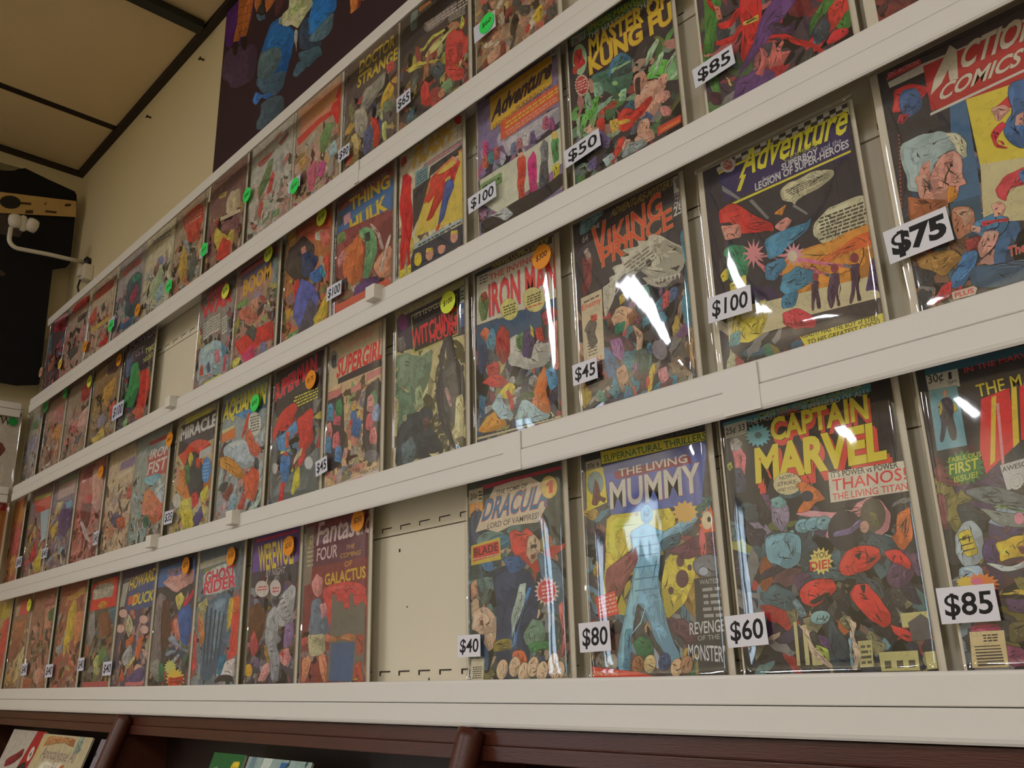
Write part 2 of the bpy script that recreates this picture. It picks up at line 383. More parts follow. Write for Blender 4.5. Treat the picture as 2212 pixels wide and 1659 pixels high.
COMICS = [
["D",-0.8816,-0.0125,0.173,0.256,"bagged comic with cream title panel and red cape, tagged $40, right of empty slot",5528920,[3,7],[["f",40,160,[0,0,1730,1965],[7442572,3951462,12288867,5070174,14729894]],["p",13581910,0,[290,2444,1815,2449,1812,2410,334,2388]],["p",13747622,0,[40,2417,317,2421,312,2234,37,2232]],["t",3420724,2,[66,2289,139,3,1,74],"20\u00a2"],["l",3420724,3,[225,2387,307,2386,304,2253,222,2253]],["p",15509846,0,[46,2231,312,2234,308,2072,43,2060]],["b",5858425,8,[63,2094,193,2179,318,2082,324,1596,71,1565]],["b",14526860,4,[157,2202,230,2204,228,2119,165,2128]],["e",7969430,8,[467,1708,287,0,30,-129]],["e",5081249,8,[604,1669,245,15,32,-93]],["e",7443089,8,[896,1793,143,8,19,-57]],["p",15194561,4,[540,2385,852,2405,1201,2404,1404,2283,1468,2019,1310,1829,848,1851,583,1799,366,1867,159,1852,328,2129]],["t",3420724,2,[571,2278,567,9,10,52],"THE TOMB OF"],["t",14373720,9,[288,1985,1164,26,105,255],"DRACULA"],["t",5408945,4,[288,1985,1164,26,105,255],"DRACULA"],["t",6639696,2,[392,1864,920,15,11,70],"LORD OF VAMPIRES!"],["e",15650678,6,[1511,2226,138,-23,-8,-139]],["p",15156029,0,[1466,2267,1538,2306,1577,2305,1568,2149,1506,2148,1512,2243,1472,2238]],["b",15358027,8,[794,1760,904,1798,1000,1735,1100,1790,1217,1707,1269,1491,1434,1386,1744,1545,1740,1481,1462,1329,1218,1234,1027,1396,828,1551]],["b",13941662,8,[1119,1675,1248,1703,1337,1593,1297,1406,1168,1337,1086,1467]],["b",3420724,3,[1202,1721,1330,1760,1389,1686,1322,1606]],["b",5063496,0,[1163,1569,1273,1568,1255,1526,1168,1524]],["b",9850952,0,[1157,1448,1252,1460,1234,1407,1171,1403]],["p",14403416,3,[74,1689,624,1736,640,1458,69,1436]],["p",14699334,0,[110,1662,597,1693,608,1513,106,1485]],["t",5057069,2,[135,1546,450,27,-7,95],"BLADE"],["l",13747622,1,[107,1526,609,1542,608,1507,106,1491]],["b",3754089,8,[456,1294,863,1379,1178,1227,1248,741,1060,23,569,28,539,674]],["b",4550310,8,[649,1469,949,1471,1104,1344,776,1265]],["b",12769746,8,[951,1127,1079,1138,1056,967,875,656,797,499,791,768]],["b",5214930,4,[1092,1072,1171,1076,874,432,777,394]],["b",6652825,8,[1269,1491,1674,1234,1693,714,1462,780,1331,1159]],["b",15387825,8,[76,857,298,910,509,785,528,592,246,567,55,643]],["b",14526860,8,[65,1214,174,1262,188,1089,61,984]],["b",9857366,0,[216,747,285,743,301,675,232,679]],["s",15716298,3,[1407,1009,208,-17,-9,-173,18,72]],["e",15029080,0,[1407,1009,142,-11,-7,-126]],["l",15715276,4,[1327,1085,1510,1101,1500,923,1318,916]],["b",8101769,8,[990,544,1154,720,1306,685,1373,526,1253,377,1062,409]],["b",5083222,3,[1063,425,1406,448,1438,345,1135,319]],["b",15497539,8,[791,340,982,365,1054,228,818,223]],["e",15650732,8,[614,154,96,-13,-35,-114]],["e",15650732,8,[833,181,93,-13,-35,-112]],["e",15650732,8,[987,116,91,-12,-35,-111]],["e",15650732,8,[1144,174,89,-13,-34,-110]],["e",15650732,8,[1292,121,87,-12,-34,-109]],["e",15650732,8,[1474,207,85,-12,-34,-108]],["e",15650732,8,[1556,116,84,-12,-34,-107]],["b",10194237,2,[458,470,796,489,792,382,463,361]],["b",15500158,3,[1583,824,1660,891,1674,412,1594,264]],["p",15195841,0,[48,286,292,291,268,42,35,45]],["l",3420724,6,[73,198,255,205,243,53,62,50]]],[["g",15132143,[-112,313,318,312,-99,577],"$40",0]],[130,64]],
["D",-0.6771,-0.0125,0.1735,0.262,"bagged comic with a pale blue bandaged figure on yellow, tagged $80",6184543,[3,7],[["f",40,180,[0,0,1735,1890],[9071198,5066840,12295254,6656166,7426139]],["p",3420724,0,[54,2496,1813,2539,1811,2421,61,2396]],["t",7434094,2,[530,2459,1191,15,4,48],"MARVEL COMICS GROUP"],["p",15654734,2,[304,2498,1785,2436,1757,2344,314,2349]],["t",4094296,2,[350,2370,1390,-18,-1,76],"SUPERNATURAL THRILLERS"],["p",13090985,0,[70,2421,299,2423,304,2313,70,2312]],["t",3420724,2,[86,2336,185,5,4,54],"20\u00a2 6"],["p",15391312,3,[70,2312,340,2318,363,1905,52,1845]],["e",9086113,4,[201,2148,124,-21,-10,-137]],["b",7945277,4,[192,2215,243,2141,260,2000,353,1954,322,1906,256,1948,210,1891,127,1914,167,2068]],["b",15522904,0,[354,1786,1174,1768,1288,1596,1130,1327,444,997,589,657,267,677,304,1320]],["b",15522910,3,[1121,1232,1478,1306,1452,966,1316,749,1057,583,1018,911]],["e",7623512,0,[1214,1270,41,-5,-5,-46]],["e",7623512,0,[1290,1158,51,-5,-6,-58]],["e",7623512,0,[1400,1221,34,-4,-4,-39]],["e",7623512,0,[1295,980,79,-7,-9,-90]],["e",7623512,0,[1144,873,35,-3,-4,-39]],["e",7623512,0,[1397,1082,28,-3,-3,-32]],["p",6977988,6,[327,2331,1756,2339,1612,1702,406,1758]],["p",10636123,0,[484,2228,1519,2223,1533,2141,504,2140]],["t",10635350,7,[553,2163,930,-3,0,84],"THE LIVING"],["t",14868436,3,[553,2163,930,-3,0,84],"THE LIVING"],["t",10963032,9,[411,1830,1193,7,9,282],"MUMMY"],["t",14539986,6,[411,1830,1193,7,9,282],"MUMMY"],["e",8107738,8,[902,1699,80,-11,-10,-103]],["b",9554666,8,[651,1532,888,1611,1144,1470,1038,1241,974,962,1057,583,1204,217,1080,123,886,408,713,792,651,654,509,98,371,100,513,662,681,1133]],["b",10145775,8,[1085,1477,1449,1573,1636,1713,1765,1773,1694,1633,1500,1510,1126,1280]],["b",5406326,4,[1517,1669,1744,1777,1697,1657,1551,1559]],["e",5072761,0,[895,1690,37,-5,-2,-20]],["p",5868972,0,[723,1473,1047,1462,1046,1453,722,1458]],["p",5868972,0,[715,1375,1038,1367,1037,1357,713,1360]],["p",5868972,0,[706,1277,1028,1271,1028,1262,705,1262]],["p",5868972,0,[695,1155,1017,1153,1016,1143,694,1141]],["p",5868972,0,[685,1035,1006,1035,1005,1025,684,1020]],["p",5868972,0,[674,915,994,917,993,908,673,901]],["s",15516529,0,[1399,1647,170,-24,-13,-123,12,72]],["s",15692871,3,[1692,1470,140,-18,-23,-201,16,72]],["e",15720634,2,[1660,1526,66,-9,-10,-92]],["e",3420724,0,[1683,1532,22,-3,-3,-28]],["b",7948379,8,[1125,1270,1486,1380,1819,1384,1819,1202,1348,1161]],["b",15692923,2,[1563,1464,1602,1463,1605,1135,1565,1129]],["e",8620180,8,[1620,1078,182,-18,-12,-108]],["e",12305879,3,[1560,1030,55,-5,-4,-41]],["b",10838622,8,[292,1170,566,1292,734,1373,752,1223,465,858,282,872]],["b",5076105,4,[1045,1385,1320,1447,1309,1344,1066,1286]],["p",15620171,2,[108,880,393,932,438,686,145,650]],["l",15712425,5,[134,868,385,913,414,707,160,673]],["p",5197392,0,[1441,967,1814,979,1745,42,1397,47]],["t",12304063,1,[1501,903,224,-1,5,45],"WAITED"],["l",11514292,5,[1521,879,1739,879,1734,562,1508,567]],["t",14410215,2,[1333,429,413,16,6,111],"REVENGE"],["t",11514292,2,[1421,368,259,7,-1,44],"OF THE"],["t",14739181,2,[1292,197,426,-37,9,141],"MONSTER\""],["b",4424536,8,[602,374,708,453,848,392,857,227,659,177]],["b",6660799,4,[501,519,602,524,541,106,440,99]],["e",9867913,8,[152,209,84,-11,-25,-94]],["e",12301990,8,[294,186,82,-10,-25,-93]],["e",11501142,8,[645,159,78,-10,-25,-90]],["e",15191961,8,[803,165,76,-10,-25,-89]],["e",5071500,8,[993,178,74,-10,-25,-88]],["e",15188889,8,[1137,121,72,-9,-25,-87]],["e",12292209,8,[1264,145,70,-9,-25,-86]],["p",15488326,3,[15,155,650,86,857,42,20,40]],["t",15715229,2,[42,63,332,-5,3,43],"ONE OF THE"]],[["g",15132143,[-56,302,388,311,-55,611],"$80",0]],[130,64]],
["D",-0.4851,-0.0125,0.178,0.262,"bagged comic with huge yellow title and red fighting limbs, tagged $60",3749693,[3,6],[["f",40,120,[538,0,1794,828],[5855318,4868424,9868145,3947587]],["f",36,160,[0,690,1794,1711],[5070182,4537936,5863299,7426161,4209731]],["p",5415609,0,[32,2479,1599,2507,1595,2430,37,2419]],["t",12305251,2,[453,2444,1053,26,5,42],"MARVEL COMICS GROUP"],["p",14408399,0,[45,2447,307,2457,301,2320,45,2306]],["t",3420724,2,[56,2347,223,11,2,63],"25\u00a2 33"],["t",14408399,2,[315,2393,321,5,1,52],"THE MOST"],["t",15490390,2,[651,2399,242,1,2,55],"COSMIC"],["t",14408399,2,[912,2400,655,15,2,50],"SUPERHERO OF ALL!"],["s",7652311,3,[415,2272,150,-31,-15,-119,16,72]],["e",4224902,0,[420,2271,40,-8,-4,-32]],["b",15498892,8,[103,2193,204,2230,262,2092,216,1890,139,1783,117,1954]],["b",12303297,4,[90,2268,170,2299,237,2238,197,2166,101,2175]],["b",12305251,3,[31,2045,89,2072,102,2004,55,1974]],["b",5067633,4,[112,2002,196,1987,218,1742,102,1742]],["t",15488336,10,[581,2132,966,16,13,215],"CAPTAIN"],["t",3420724,10,[561,2190,970,11,12,207],"CAPTAIN"],["t",15654731,8,[561,2190,970,11,12,207],"CAPTAIN"],["t",15619406,10,[385,1716,1282,31,21,326],"MARVEL"],["t",15620174,10,[372,1772,1277,15,24,308],"MARVEL"],["t",3420724,12,[351,1820,1277,2,24,309],"MARVEL"],["t",15720269,10,[351,1820,1277,2,24,309],"MARVEL"],["p",15065812,4,[1086,1779,1787,1761,1792,1499,1072,1504]],["t",3420724,2,[1114,1723,609,-11,-1,52],"IT'S POWER vs POWER"],["t",15614280,2,[1105,1605,672,-4,10,101],"THANOS!"],["t",15355990,2,[1097,1521,681,-9,4,59],"THE LIVING TITAN"],["b",15705776,0,[700,1456,906,1452,1254,1394,1317,1467,1420,1501,1538,1450,1600,1328,1558,1195,1468,1139,1435,1191,1520,1260,1507,1390,1391,1448,1323,1335,897,1394]],["e",15064239,5,[667,1746,147,-13,-4,-105]],["t",3420724,1,[591,1794,156,4,5,35],"NOW-I"],["t",3420724,1,[563,1736,214,0,5,35],"STRIKE-"],["t",3420724,0,[556,1684,204,-2,4,31],"AND YOU-"],["b",15697993,8,[756,1726,853,1737,977,1630,1029,1544,926,1530,853,1468,729,1460,819,1559,814,1630]],["b",15499590,8,[1660,1328,1771,1375,1759,1111,1656,1007,1562,1119,1626,1167]],["e",4408406,0,[852,1598,64,-10,-7,-51]],["b",11181500,8,[463,1578,549,1631,646,1551,633,1387,554,1302,460,1401]],["b",9225159,4,[470,1630,570,1642,640,1578,603,1522,479,1549]],["b",8961746,8,[379,1280,602,1296,736,1236,695,1009,556,959,373,1042]],["e",9224399,8,[773,1334,81,15,15,-62]],["e",9224399,8,[880,1337,88,17,15,-61]],["e",9224399,8,[980,1332,74,14,14,-61]],["e",4209992,6,[1170,1240,160,-20,-27,-176]],["b",9075119,0,[1056,1239,1233,1257,1330,1326,1331,1277,1208,1203,1058,1197]],["e",6511955,6,[1442,1343,109,-15,-22,-142]],["b",8289878,0,[1405,1376,1482,1337,1489,1224,1428,1256]],["e",13936537,5,[1352,1250,41,-5,-8,-52]],["b",4742507,8,[1394,1196,1569,1134,1642,970,1444,991,1334,1083]],["b",15681602,8,[1063,931,1161,1062,1251,1092,1453,1049,1457,966,1341,884,1154,846,1088,868]],["b",15615555,8,[1485,1018,1615,1027,1707,894,1683,843,1558,917]],["b",3420724,0,[1222,1015,1294,1039,1265,963]],["b",3420724,0,[1351,977,1428,993,1353,938]],["s",15720325,4,[905,1000,119,-12,-18,-125,14,72]],["t",3420724,1,[835,1023,146,9,7,49],"-YOU"],["t",3420724,5,[791,924,190,10,6,74],"DIE!"],["t",15483968,3,[791,924,190,10,6,74],"DIE!"],["b",15681602,8,[653,742,748,825,865,848,995,828,1024,753,902,675,780,603,673,651]],["b",15615555,8,[1133,705,1202,770,1302,770,1387,654,1464,508,1451,426,1386,395,1294,453,1172,604]],["b",15485254,8,[1442,423,1539,388,1642,316,1647,280,1567,276,1469,346]],["b",3751504,3,[1558,269,1649,265,1688,55,1636,53]],["b",3420724,0,[738,654,937,728,959,702,770,628]],["b",3420724,0,[1234,760,1285,763,1263,679]],["e",9880521,8,[825,512,97,6,1,-59]],["b",8297900,8,[564,667,624,695,707,535,636,515]],["p",13947025,4,[1311,200,1642,204,1635,49,1315,48]],["p",5854536,0,[1351,128,1407,130,1405,72,1350,69]],["p",5854536,0,[1454,129,1508,131,1506,73,1452,71]],["p",5854536,0,[1554,130,1608,132,1606,75,1552,72]],["p",13091724,4,[1142,297,1270,303,1253,86,1130,81]],["l",6644304,4,[1159,269,1250,273,1239,101,1148,96]],["p",14078097,4,[1546,503,1772,507,1769,398,1546,387]],["p",6973289,3,[1599,425,1716,489,1782,433,1773,289,1613,278]],["p",14078105,3,[558,486,595,488,579,109,547,109]],["p",14078105,3,[641,458,683,459,670,114,629,111]],["p",14078105,3,[699,255,807,259,794,112,696,106]],["p",14078097,3,[1696,191,1779,196,1778,61,1696,55]],["b",15718590,3,[1021,563,1078,512,1161,445,1116,317,1151,164,1101,59,1053,68,1109,165,1071,296,1115,425]],["b",15718592,3,[593,476,695,415,735,254,888,102,843,87,685,216,655,393]],["b",11518814,0,[739,285,865,242,901,132,812,173]],["b",4412256,8,[931,537,1049,320,1059,53,903,55,867,249]],["b",9880535,0,[1057,319,1102,333,1089,90,1048,91]],["b",7164033,0,[778,371,878,327,892,248,809,275]]],[["g",15132399,[-89,283,344,301,-91,574],"$60",0]],[130,52]],
["D",-0.2848,-0.0125,0.172,0.262,"bagged comic with tall red lettering and green burst, tagged $85, bottom right",4210502,[3,7],[["f",50,160,[0,0,922,1711],[7426147,4213590,9867350,5850225,4736587,9064534]],["p",3634321,0,[80,2527,933,2501,917,2419,79,2452]],["p",14408399,0,[79,2452,345,2448,340,2294,82,2309]],["t",3420724,2,[94,2377,125,1,0,71],"30\u00a2"],["t",3420724,2,[263,2371,23,2,3,61],"1"],["t",3420724,0,[248,2329,76,1,1,28],"SEPT"],["t",14697555,2,[395,2394,719,16,0,45],"IN THE MARVELOUS"],["t",15654731,2,[458,2168,514,12,0,104],"THE MAN"],["p",8107207,4,[84,2317,316,2308,307,1792,64,1792]],["b",4736088,4,[176,2220,237,2222,266,2126,238,2052,233,1854,196,1854,184,2003,128,1855,99,1865,143,2033,141,2155]],["b",13944406,3,[137,2176,173,2204,167,2124,128,2076]],["b",13944406,3,[259,2176,284,2146,280,2082,253,2097]],["e",14527116,3,[210,2261,18,-4,-5,-31]],["p",15480640,4,[479,2147,702,2187,672,1727,569,1653,408,1535,399,1743]],["p",15650891,0,[561,2143,598,2150,494,1625,451,1595]],["p",15650891,3,[716,2184,758,2189,695,1741,643,1702]],["p",15480640,4,[778,2184,972,2180,883,1721,711,1756]],["p",15705005,0,[585,2083,607,2085,559,1598,536,1587]],["s",4885326,4,[257,1615,160,-29,-26,-149,18,72]],["t",13950294,2,[142,1675,257,10,3,39],"FABULOUS"],["t",14409563,4,[132,1575,229,17,11,84],"FIRST"],["t",13949526,2,[157,1505,185,18,4,46],"ISSUE!"],["p",13949148,3,[522,1586,764,1615,766,1450,539,1378]],["t",3420724,2,[532,1528,254,28,0,37],"AWESOME"],["t",3420724,7,[565,1374,175,26,13,109],"OR"],["t",14408407,4,[565,1374,175,26,13,109],"OR"],["b",7963788,8,[209,1424,458,1428,704,1297,687,1210,398,1289]],["b",9214102,8,[292,1286,681,1175,661,1071,406,1141]],["b",9087606,0,[401,1266,467,1286,684,1193,679,1168]],["e",15506868,4,[584,1153,36,-5,-9,-46]],["b",12308186,8,[81,1071,165,1173,246,1184,299,1089,286,900,220,842,111,831,66,943]],["b",15653456,8,[108,1098,206,1123,242,927,138,902]],["p",3420724,0,[114,1049,217,1062,215,1055,112,1038]],["p",3420724,0,[119,1000,222,1013,221,1006,118,989]],["p",3420724,0,[126,955,228,969,227,962,124,944]],["e",6179201,8,[340,931,67,-7,-17,-95]],["b",15650374,8,[378,991,520,1025,654,1036,618,847,490,864,391,839,397,906]],["b",9850966,0,[525,946,637,947,624,878,547,886]],["b",11520996,8,[75,827,245,825,240,682,76,674]],["b",13952490,0,[270,848,444,795,618,847,612,813,404,760]],["s",15699271,0,[212,684,148,-13,-16,-91,16,72]],["s",15650902,0,[104,708,77,-7,-9,-50,12,72]],["s",15497113,0,[189,708,55,-5,-6,-35,10,72]],["b",15519830,0,[340,596,479,627,566,572,562,552,456,594]],["b",6637942,8,[369,573,562,552,538,424,383,468]],["b",12272753,2,[80,374,267,385,309,335,85,325]],["b",7432776,8,[367,383,532,391,506,258,352,230]],["b",9850993,8,[313,232,430,194,471,73,321,63]],["p",15193508,3,[65,329,321,330,307,60,41,59]],["p",5854030,0,[84,220,275,223,274,215,83,211]],["p",5854030,0,[84,198,276,201,276,191,83,188]],["p",5854030,0,[84,176,277,179,277,168,83,164]],["p",5854030,0,[84,153,279,158,278,145,83,141]],["p",5854030,0,[84,131,280,136,279,122,83,117]],["p",5854030,0,[85,109,281,114,280,99,83,94]],["p",5854030,0,[85,87,283,93,281,76,83,70]],["l",3420724,3,[158,307,270,309,262,247,154,245]]],[["g",15132399,[-102,394,340,398,-94,674],"$85",0]],[130,64]],
["D",-1.2846,-0.0125,0.178,0.262,"bagged comic with white and yellow words on red over a grey city",9849165,[3,7],[["p",7883099,0,[-27,2384,1810,2415,1835,1809,-47,1788]],["p",10194302,0,[-77,2451,251,2454,213,1546,-92,1499]],["l",12696995,5,[50,2149,247,2156,248,1796,52,1793]],["b",12696966,3,[95,2294,205,2325,221,2130,124,2111]],["t",3552312,6,[330,2132,1488,33,56,349],"Fantastic"],["t",15059656,4,[330,2132,1488,33,56,349],"Fantastic"],["t",3552312,6,[350,1881,587,10,13,189],"FOUR"],["t",14861762,4,[350,1881,587,10,13,189],"FOUR"],["t",14395483,2,[1178,1970,226,2,9,62],"THE"],["t",14395483,2,[1019,1854,551,-3,22,68],"COMING"],["t",14395483,2,[1155,1707,200,1,8,83],"OF"],["b",15160918,0,[564,1410,862,1476,1710,1404,1756,888,647,813]],["b",15691882,0,[630,1411,1245,1444,1715,1284,1248,1389]],["t",8206646,9,[623,1482,1104,21,-12,164],"GALACTUS"],["t",15056197,6,[623,1482,1104,21,-12,164],"GALACTUS"],["p",8420210,2,[801,469,847,1311,949,1317,982,1204,1159,1205,1191,1081,1315,1086,1327,1301,1401,1309,1461,1090,1649,1170,1746,1110,1744,630,1746,61,777,72]],["b",15703967,4,[213,1546,367,1691,563,1601,553,1375,450,1312,310,1366]],["b",8228259,5,[237,1257,504,1308,711,1016,808,738,168,767]],["b",14852259,3,[485,1211,670,1226,731,1097,557,956]],["b",13552293,4,[168,767,677,757,723,471,251,432]],["b",15703931,4,[36,389,247,473,312,348,148,52,39,53]],["b",15703931,4,[519,410,672,473,789,270,779,45,677,46]],["b",13535323,3,[783,725,1285,729,1529,678,1487,576,816,616]],["p",5730458,4,[868,600,1485,602,1443,51,854,58]],["b",12671301,3,[1529,691,1718,683,1706,440,1568,380]],["b",13195589,3,[1479,255,1664,339,1723,48,1466,51]],["b",15193947,0,[1442,64,1535,101,1677,49]]],[["o",15702058,[1607,2352,1790,2328,1612,2233],"$250",0]],[30,30]],
["D",-1.4615,-0.0125,0.1574,0.262,"bagged comic with yellow lettering on purple above a grey shaggy figure",5328219,[3,7],[["p",8019381,0,[51,2499,1556,2515,1551,1939,-103,1884]],["p",15026014,0,[72,2464,1517,2466,1520,2427,79,2414]],["t",3618105,9,[260,1898,1203,36,-87,425],"WEREWOLF"],["t",15718478,6,[260,1898,1203,36,-87,425],"WEREWOLF"],["t",12894403,2,[501,1781,636,3,19,108],"BY NIGHT"],["f",16,120,[157,952,1574,1768],[6968728,5326686,8679518]],["e",14736088,4,[396,1588,241,-20,17,-141]],["e",14735576,4,[855,1566,185,-15,15,-138]],["l",14505295,2,[226,1649,566,1636,577,1542,239,1554]],["l",14505295,2,[744,1590,976,1586,987,1480,756,1482]],["b",12896460,8,[966,1256,1124,1469,1380,1582,1533,1510,1481,1149,1385,937,1063,917,798,1117]],["b",12041667,8,[611,1128,901,1290,1051,1028,1023,736,844,452,602,680]],["b",11054520,8,[649,678,944,769,1144,443,1094,88,870,91]],["p",4474188,0,[896,1336,1132,1393,1135,1371]],["p",4474188,0,[981,1262,1199,1322,1202,1299]],["p",4474188,0,[1064,1190,1266,1250,1268,1228]],["p",4474188,0,[1146,1118,1332,1180,1334,1158]],["p",4474188,0,[1228,1047,1397,1110,1400,1088]],["p",4474188,0,[1309,977,1462,1041,1464,1019]],["b",7819067,4,[-152,1253,326,1376,611,1128,498,759,100,624]],["b",10321333,4,[1238,945,1495,1003,1501,645,1217,584]],["b",15703969,4,[1107,516,1362,593,1493,433,1305,297,1152,371]],["b",14501711,0,[1108,501,1219,570,1264,411]],["e",15711290,3,[100,263,129,-2,14,-104]],["b",15707311,4,[424,96,553,313,791,380,839,235,675,79]],["b",13718878,3,[79,776,255,921,422,612,201,470]],["f",16,100,[0,136,1495,816],[10328216,6968655,12887448]]],[["o",15702315,[1364,2202,1543,2181,1379,2048],"$250",0]],[130,64]],
["D",-1.6724,-0.0125,0.1745,0.262,"bagged comic with a boxed red title over blue-grey streaks and flames, bottom shelf",8491681,[3,7],[["p",13093046,0,[-88,2272,1420,2337,1437,2227,-65,2146]],["p",9673312,0,[175,2141,1479,2181,1488,2122,188,2070]],["b",13950684,3,[151,2056,1394,2156,1488,1883,1443,1706,264,1650]],["t",3683899,8,[286,1854,1199,46,2,207],"GHOST"],["t",15220320,6,[286,1854,1199,46,2,207],"GHOST"],["t",15718867,9,[261,1667,1251,50,2,206],"RIDER"],["t",15680100,6,[261,1667,1251,50,2,206],"RIDER"],["b",6915233,8,[286,1529,843,1606,1389,1597,1537,1200,1323,655,765,116,387,136,409,852]],["b",9153220,0,[712,1498,1219,1544,1115,1063,880,511]],["b",15694665,3,[1335,1487,1750,1521,1832,947,1464,650]],["b",15684172,3,[1484,1203,1740,1346,1786,562,1395,418]],["b",15717211,0,[1330,1520,1471,1525,1438,1046,1321,893]],["b",13091724,4,[15,1505,389,1606,535,1427,254,1277]],["b",14785120,3,[40,1375,348,1187,485,849,246,693]],["b",15619680,3,[-176,1046,120,948,191,367,7,108]],["b",4361395,3,[1026,507,1373,559,1350,264,1081,175]],["b",15722728,0,[1325,420,1695,488,1709,166,1188,173]],["b",3683899,0,[947,114,1602,198,1723,75,991,67]],["p",4544105,0,[419,1435,494,1447,498,360,444,345]],["p",4544105,0,[599,1389,672,1401,642,389,589,374]],["p",4544105,0,[775,1345,848,1356,786,418,733,403]],["p",4544105,0,[949,1301,1020,1312,927,446,875,431]],["p",4544105,0,[1120,1257,1190,1269,1067,474,1016,459]]],[["o",15702315,[1433,2252,1648,2229,1462,2058],"$150",0]],[130,64]],
["D",-1.8653,-0.0125,0.178,0.262,"bagged comic with a pink splash title on blue and yellow burst below",5460571,[3,7],[["p",5800385,0,[3,2343,1733,2408,1740,1946,-1,1966]],["b",15709360,2,[254,2057,546,2161,1074,2149,1691,2198,1664,1918,1342,1874,1019,1793,600,1917]],["t",13209239,3,[459,2150,906,26,16,129],"DEMON"],["b",9800081,8,[-341,1429,115,1863,506,1741,552,751,217,92]],["b",7162947,3,[298,1665,641,1731,912,1088,548,575]],["b",4813761,8,[1096,1431,1567,1575,1800,1214,1657,712,1351,808]],["b",15702925,3,[917,1264,1122,1306,1333,895,1141,816]],["b",15720573,3,[907,1711,1189,1797,1382,1676,1139,1428]],["b",15678304,2,[1319,1575,1760,1839,1715,1651,1421,1480]],["b",10662602,2,[733,920,975,997,1704,677,1674,627,970,823]],["b",12373466,0,[960,478,1307,622,1356,586,1057,424]],["b",10658973,3,[-89,415,325,582,653,312,441,90]],["b",3769185,2,[436,491,720,397,657,105,477,124]],["s",14080895,2,[983,374,295,-6,34,-154,14,72]],["s",15716698,3,[1238,166,450,-6,43,-201,16,72]],["b",15685434,0,[935,204,1593,228,1587,63,927,51]],["l",8924718,2,[985,170,1560,195,1539,96,962,85]],["f",18,80,[0,680,1916,1632],[3750985,5464206,10646369]]],[["o",15702315,[1471,2274,1660,2255,1501,2118],"$75",0]],[130,64]],
["D",-2.0618,-0.0125,0.178,0.262,"bagged comic with chunky yellow title and round bubbles on purple",6380411,[3,7],[["p",12500920,0,[61,2202,422,2232,253,1708,-11,1706]],["p",5728672,0,[448,2229,1834,2318,1817,1603,440,1598]],["t",3815229,8,[447,2030,1372,137,13,238],"HOWARD"],["t",15717197,6,[447,2030,1372,137,13,238],"HOWARD"],["p",15627348,0,[463,1891,1007,1947,1007,1754,460,1714]],["t",3815229,8,[717,1696,1064,40,45,211],"DUCK"],["t",15721307,6,[717,1696,1064,40,45,211],"DUCK"],["e",15713983,3,[242,1561,238,-15,25,-90]],["e",15713983,3,[1401,1367,218,-13,22,-86]],["e",15713983,3,[176,1242,238,-12,25,-89]],["e",15713983,3,[1502,1156,216,-11,21,-84]],["b",14276015,3,[418,1307,611,1538,883,1282,706,1005]],["b",15694663,3,[514,965,929,1109,1020,954,708,815]],["b",15694414,3,[1135,707,1253,1000,1526,1063,1452,789,1282,519]],["b",12501703,3,[401,636,885,903,1011,618,609,442]],["b",15721366,0,[660,441,1098,662,1172,568,828,382]],["e",15712427,3,[1374,353,215,-4,33,-127]],["b",15690815,2,[382,165,507,444,688,161]],["p",15106695,0,[749,124,1665,141,1686,61,770,50]],["b",7298714,0,[864,251,1594,421,1710,150,844,141]]],[["g",14408943,[-364,270,140,281,-287,549],"$40",0]],[130,64]],
["D",-2.2449,-0.0125,0.1614,0.262,"bagged comic with white title on bright red top and orange patch, bottom shelf",6840923,[3,7],[["p",15679297,0,[-91,2349,1562,2415,1589,1762,-128,1730]],["p",15696194,0,[320,2378,1342,2414,1367,2329,349,2291]],["b",13486522,3,[63,2250,1392,2245,1310,1964,95,1970]],["t",10131343,4,[201,2196,1144,22,19,127],"MARVEL"],["b",15706430,0,[435,1840,699,1926,1062,1859,927,1745]],["b",10855080,3,[-286,1654,356,1720,527,1193,213,898]],["b",5603739,2,[1119,1671,1656,1717,1605,1341,1352,1455]],["b",9985861,3,[570,1603,1233,1664,1499,1148,795,1079]],["b",7380836,2,[752,678,1170,964,1374,660,989,473]],["b",13490057,2,[553,583,899,754,995,277,755,320]],["b",13464907,2,[-91,909,192,961,223,693,-66,660]],["p",13458532,0,[52,149,1582,163,1617,48,90,38]],["f",14,80,[0,272,1614,1904],[8223588,5591381,9987925]]],[["g",14343407,[-125,395,260,408,-134,683],"$40",0]],[130,64]],
["D",-2.4651,-0.0125,0.178,0.262,"bagged comic with a slanting yellow streak beside orange figures, bottom shelf",11628124,[3,7],[["p",13607260,0,[499,2189,1857,2370,1866,1979,378,1972]],["b",12741487,2,[594,2114,1662,2211,1690,1948,586,1958]],["b",15716686,3,[697,1839,943,2067,1202,2070,1276,1152,813,998,594,1050]],["b",15375212,3,[1141,1701,1878,1763,1914,1125,1419,933]],["b",10993091,0,[129,1024,577,1094,594,876,121,869]],["b",14441055,0,[71,651,602,854,552,639,167,583]],["f",16,80,[0,0,2136,1360],[10050124,7428703,13603701,10066867]],["f",8,80,[641,1360,2136,2176],[10042950,13600101]]],[["g",14343151,[-198,283,348,297,-184,591],"$40",0]],[130,64]],
["D",-2.6843,-0.0125,0.178,0.262,"bagged comic in dull pink and brown with a dark green spot, bottom shelf",11895664,[3,7],[["b",12810358,0,[864,2301,1943,2337,1955,2128,889,2061]],["b",15508108,2,[1110,2070,1955,2128,1680,1570,1208,1479]],["b",5668183,2,[1321,1915,1866,1996,1851,1675,1410,1701]],["f",20,70,[0,0,1947,2040],[11033421,14588550,9263959,12817517]],["b",13723975,0,[-92,265,593,302,609,97,-95,102]],["b",15511711,2,[726,346,1229,564,1671,376,1202,115]]],[["g",14277615,[24,356,485,372,42,660],"$40",0]],[130,64]],
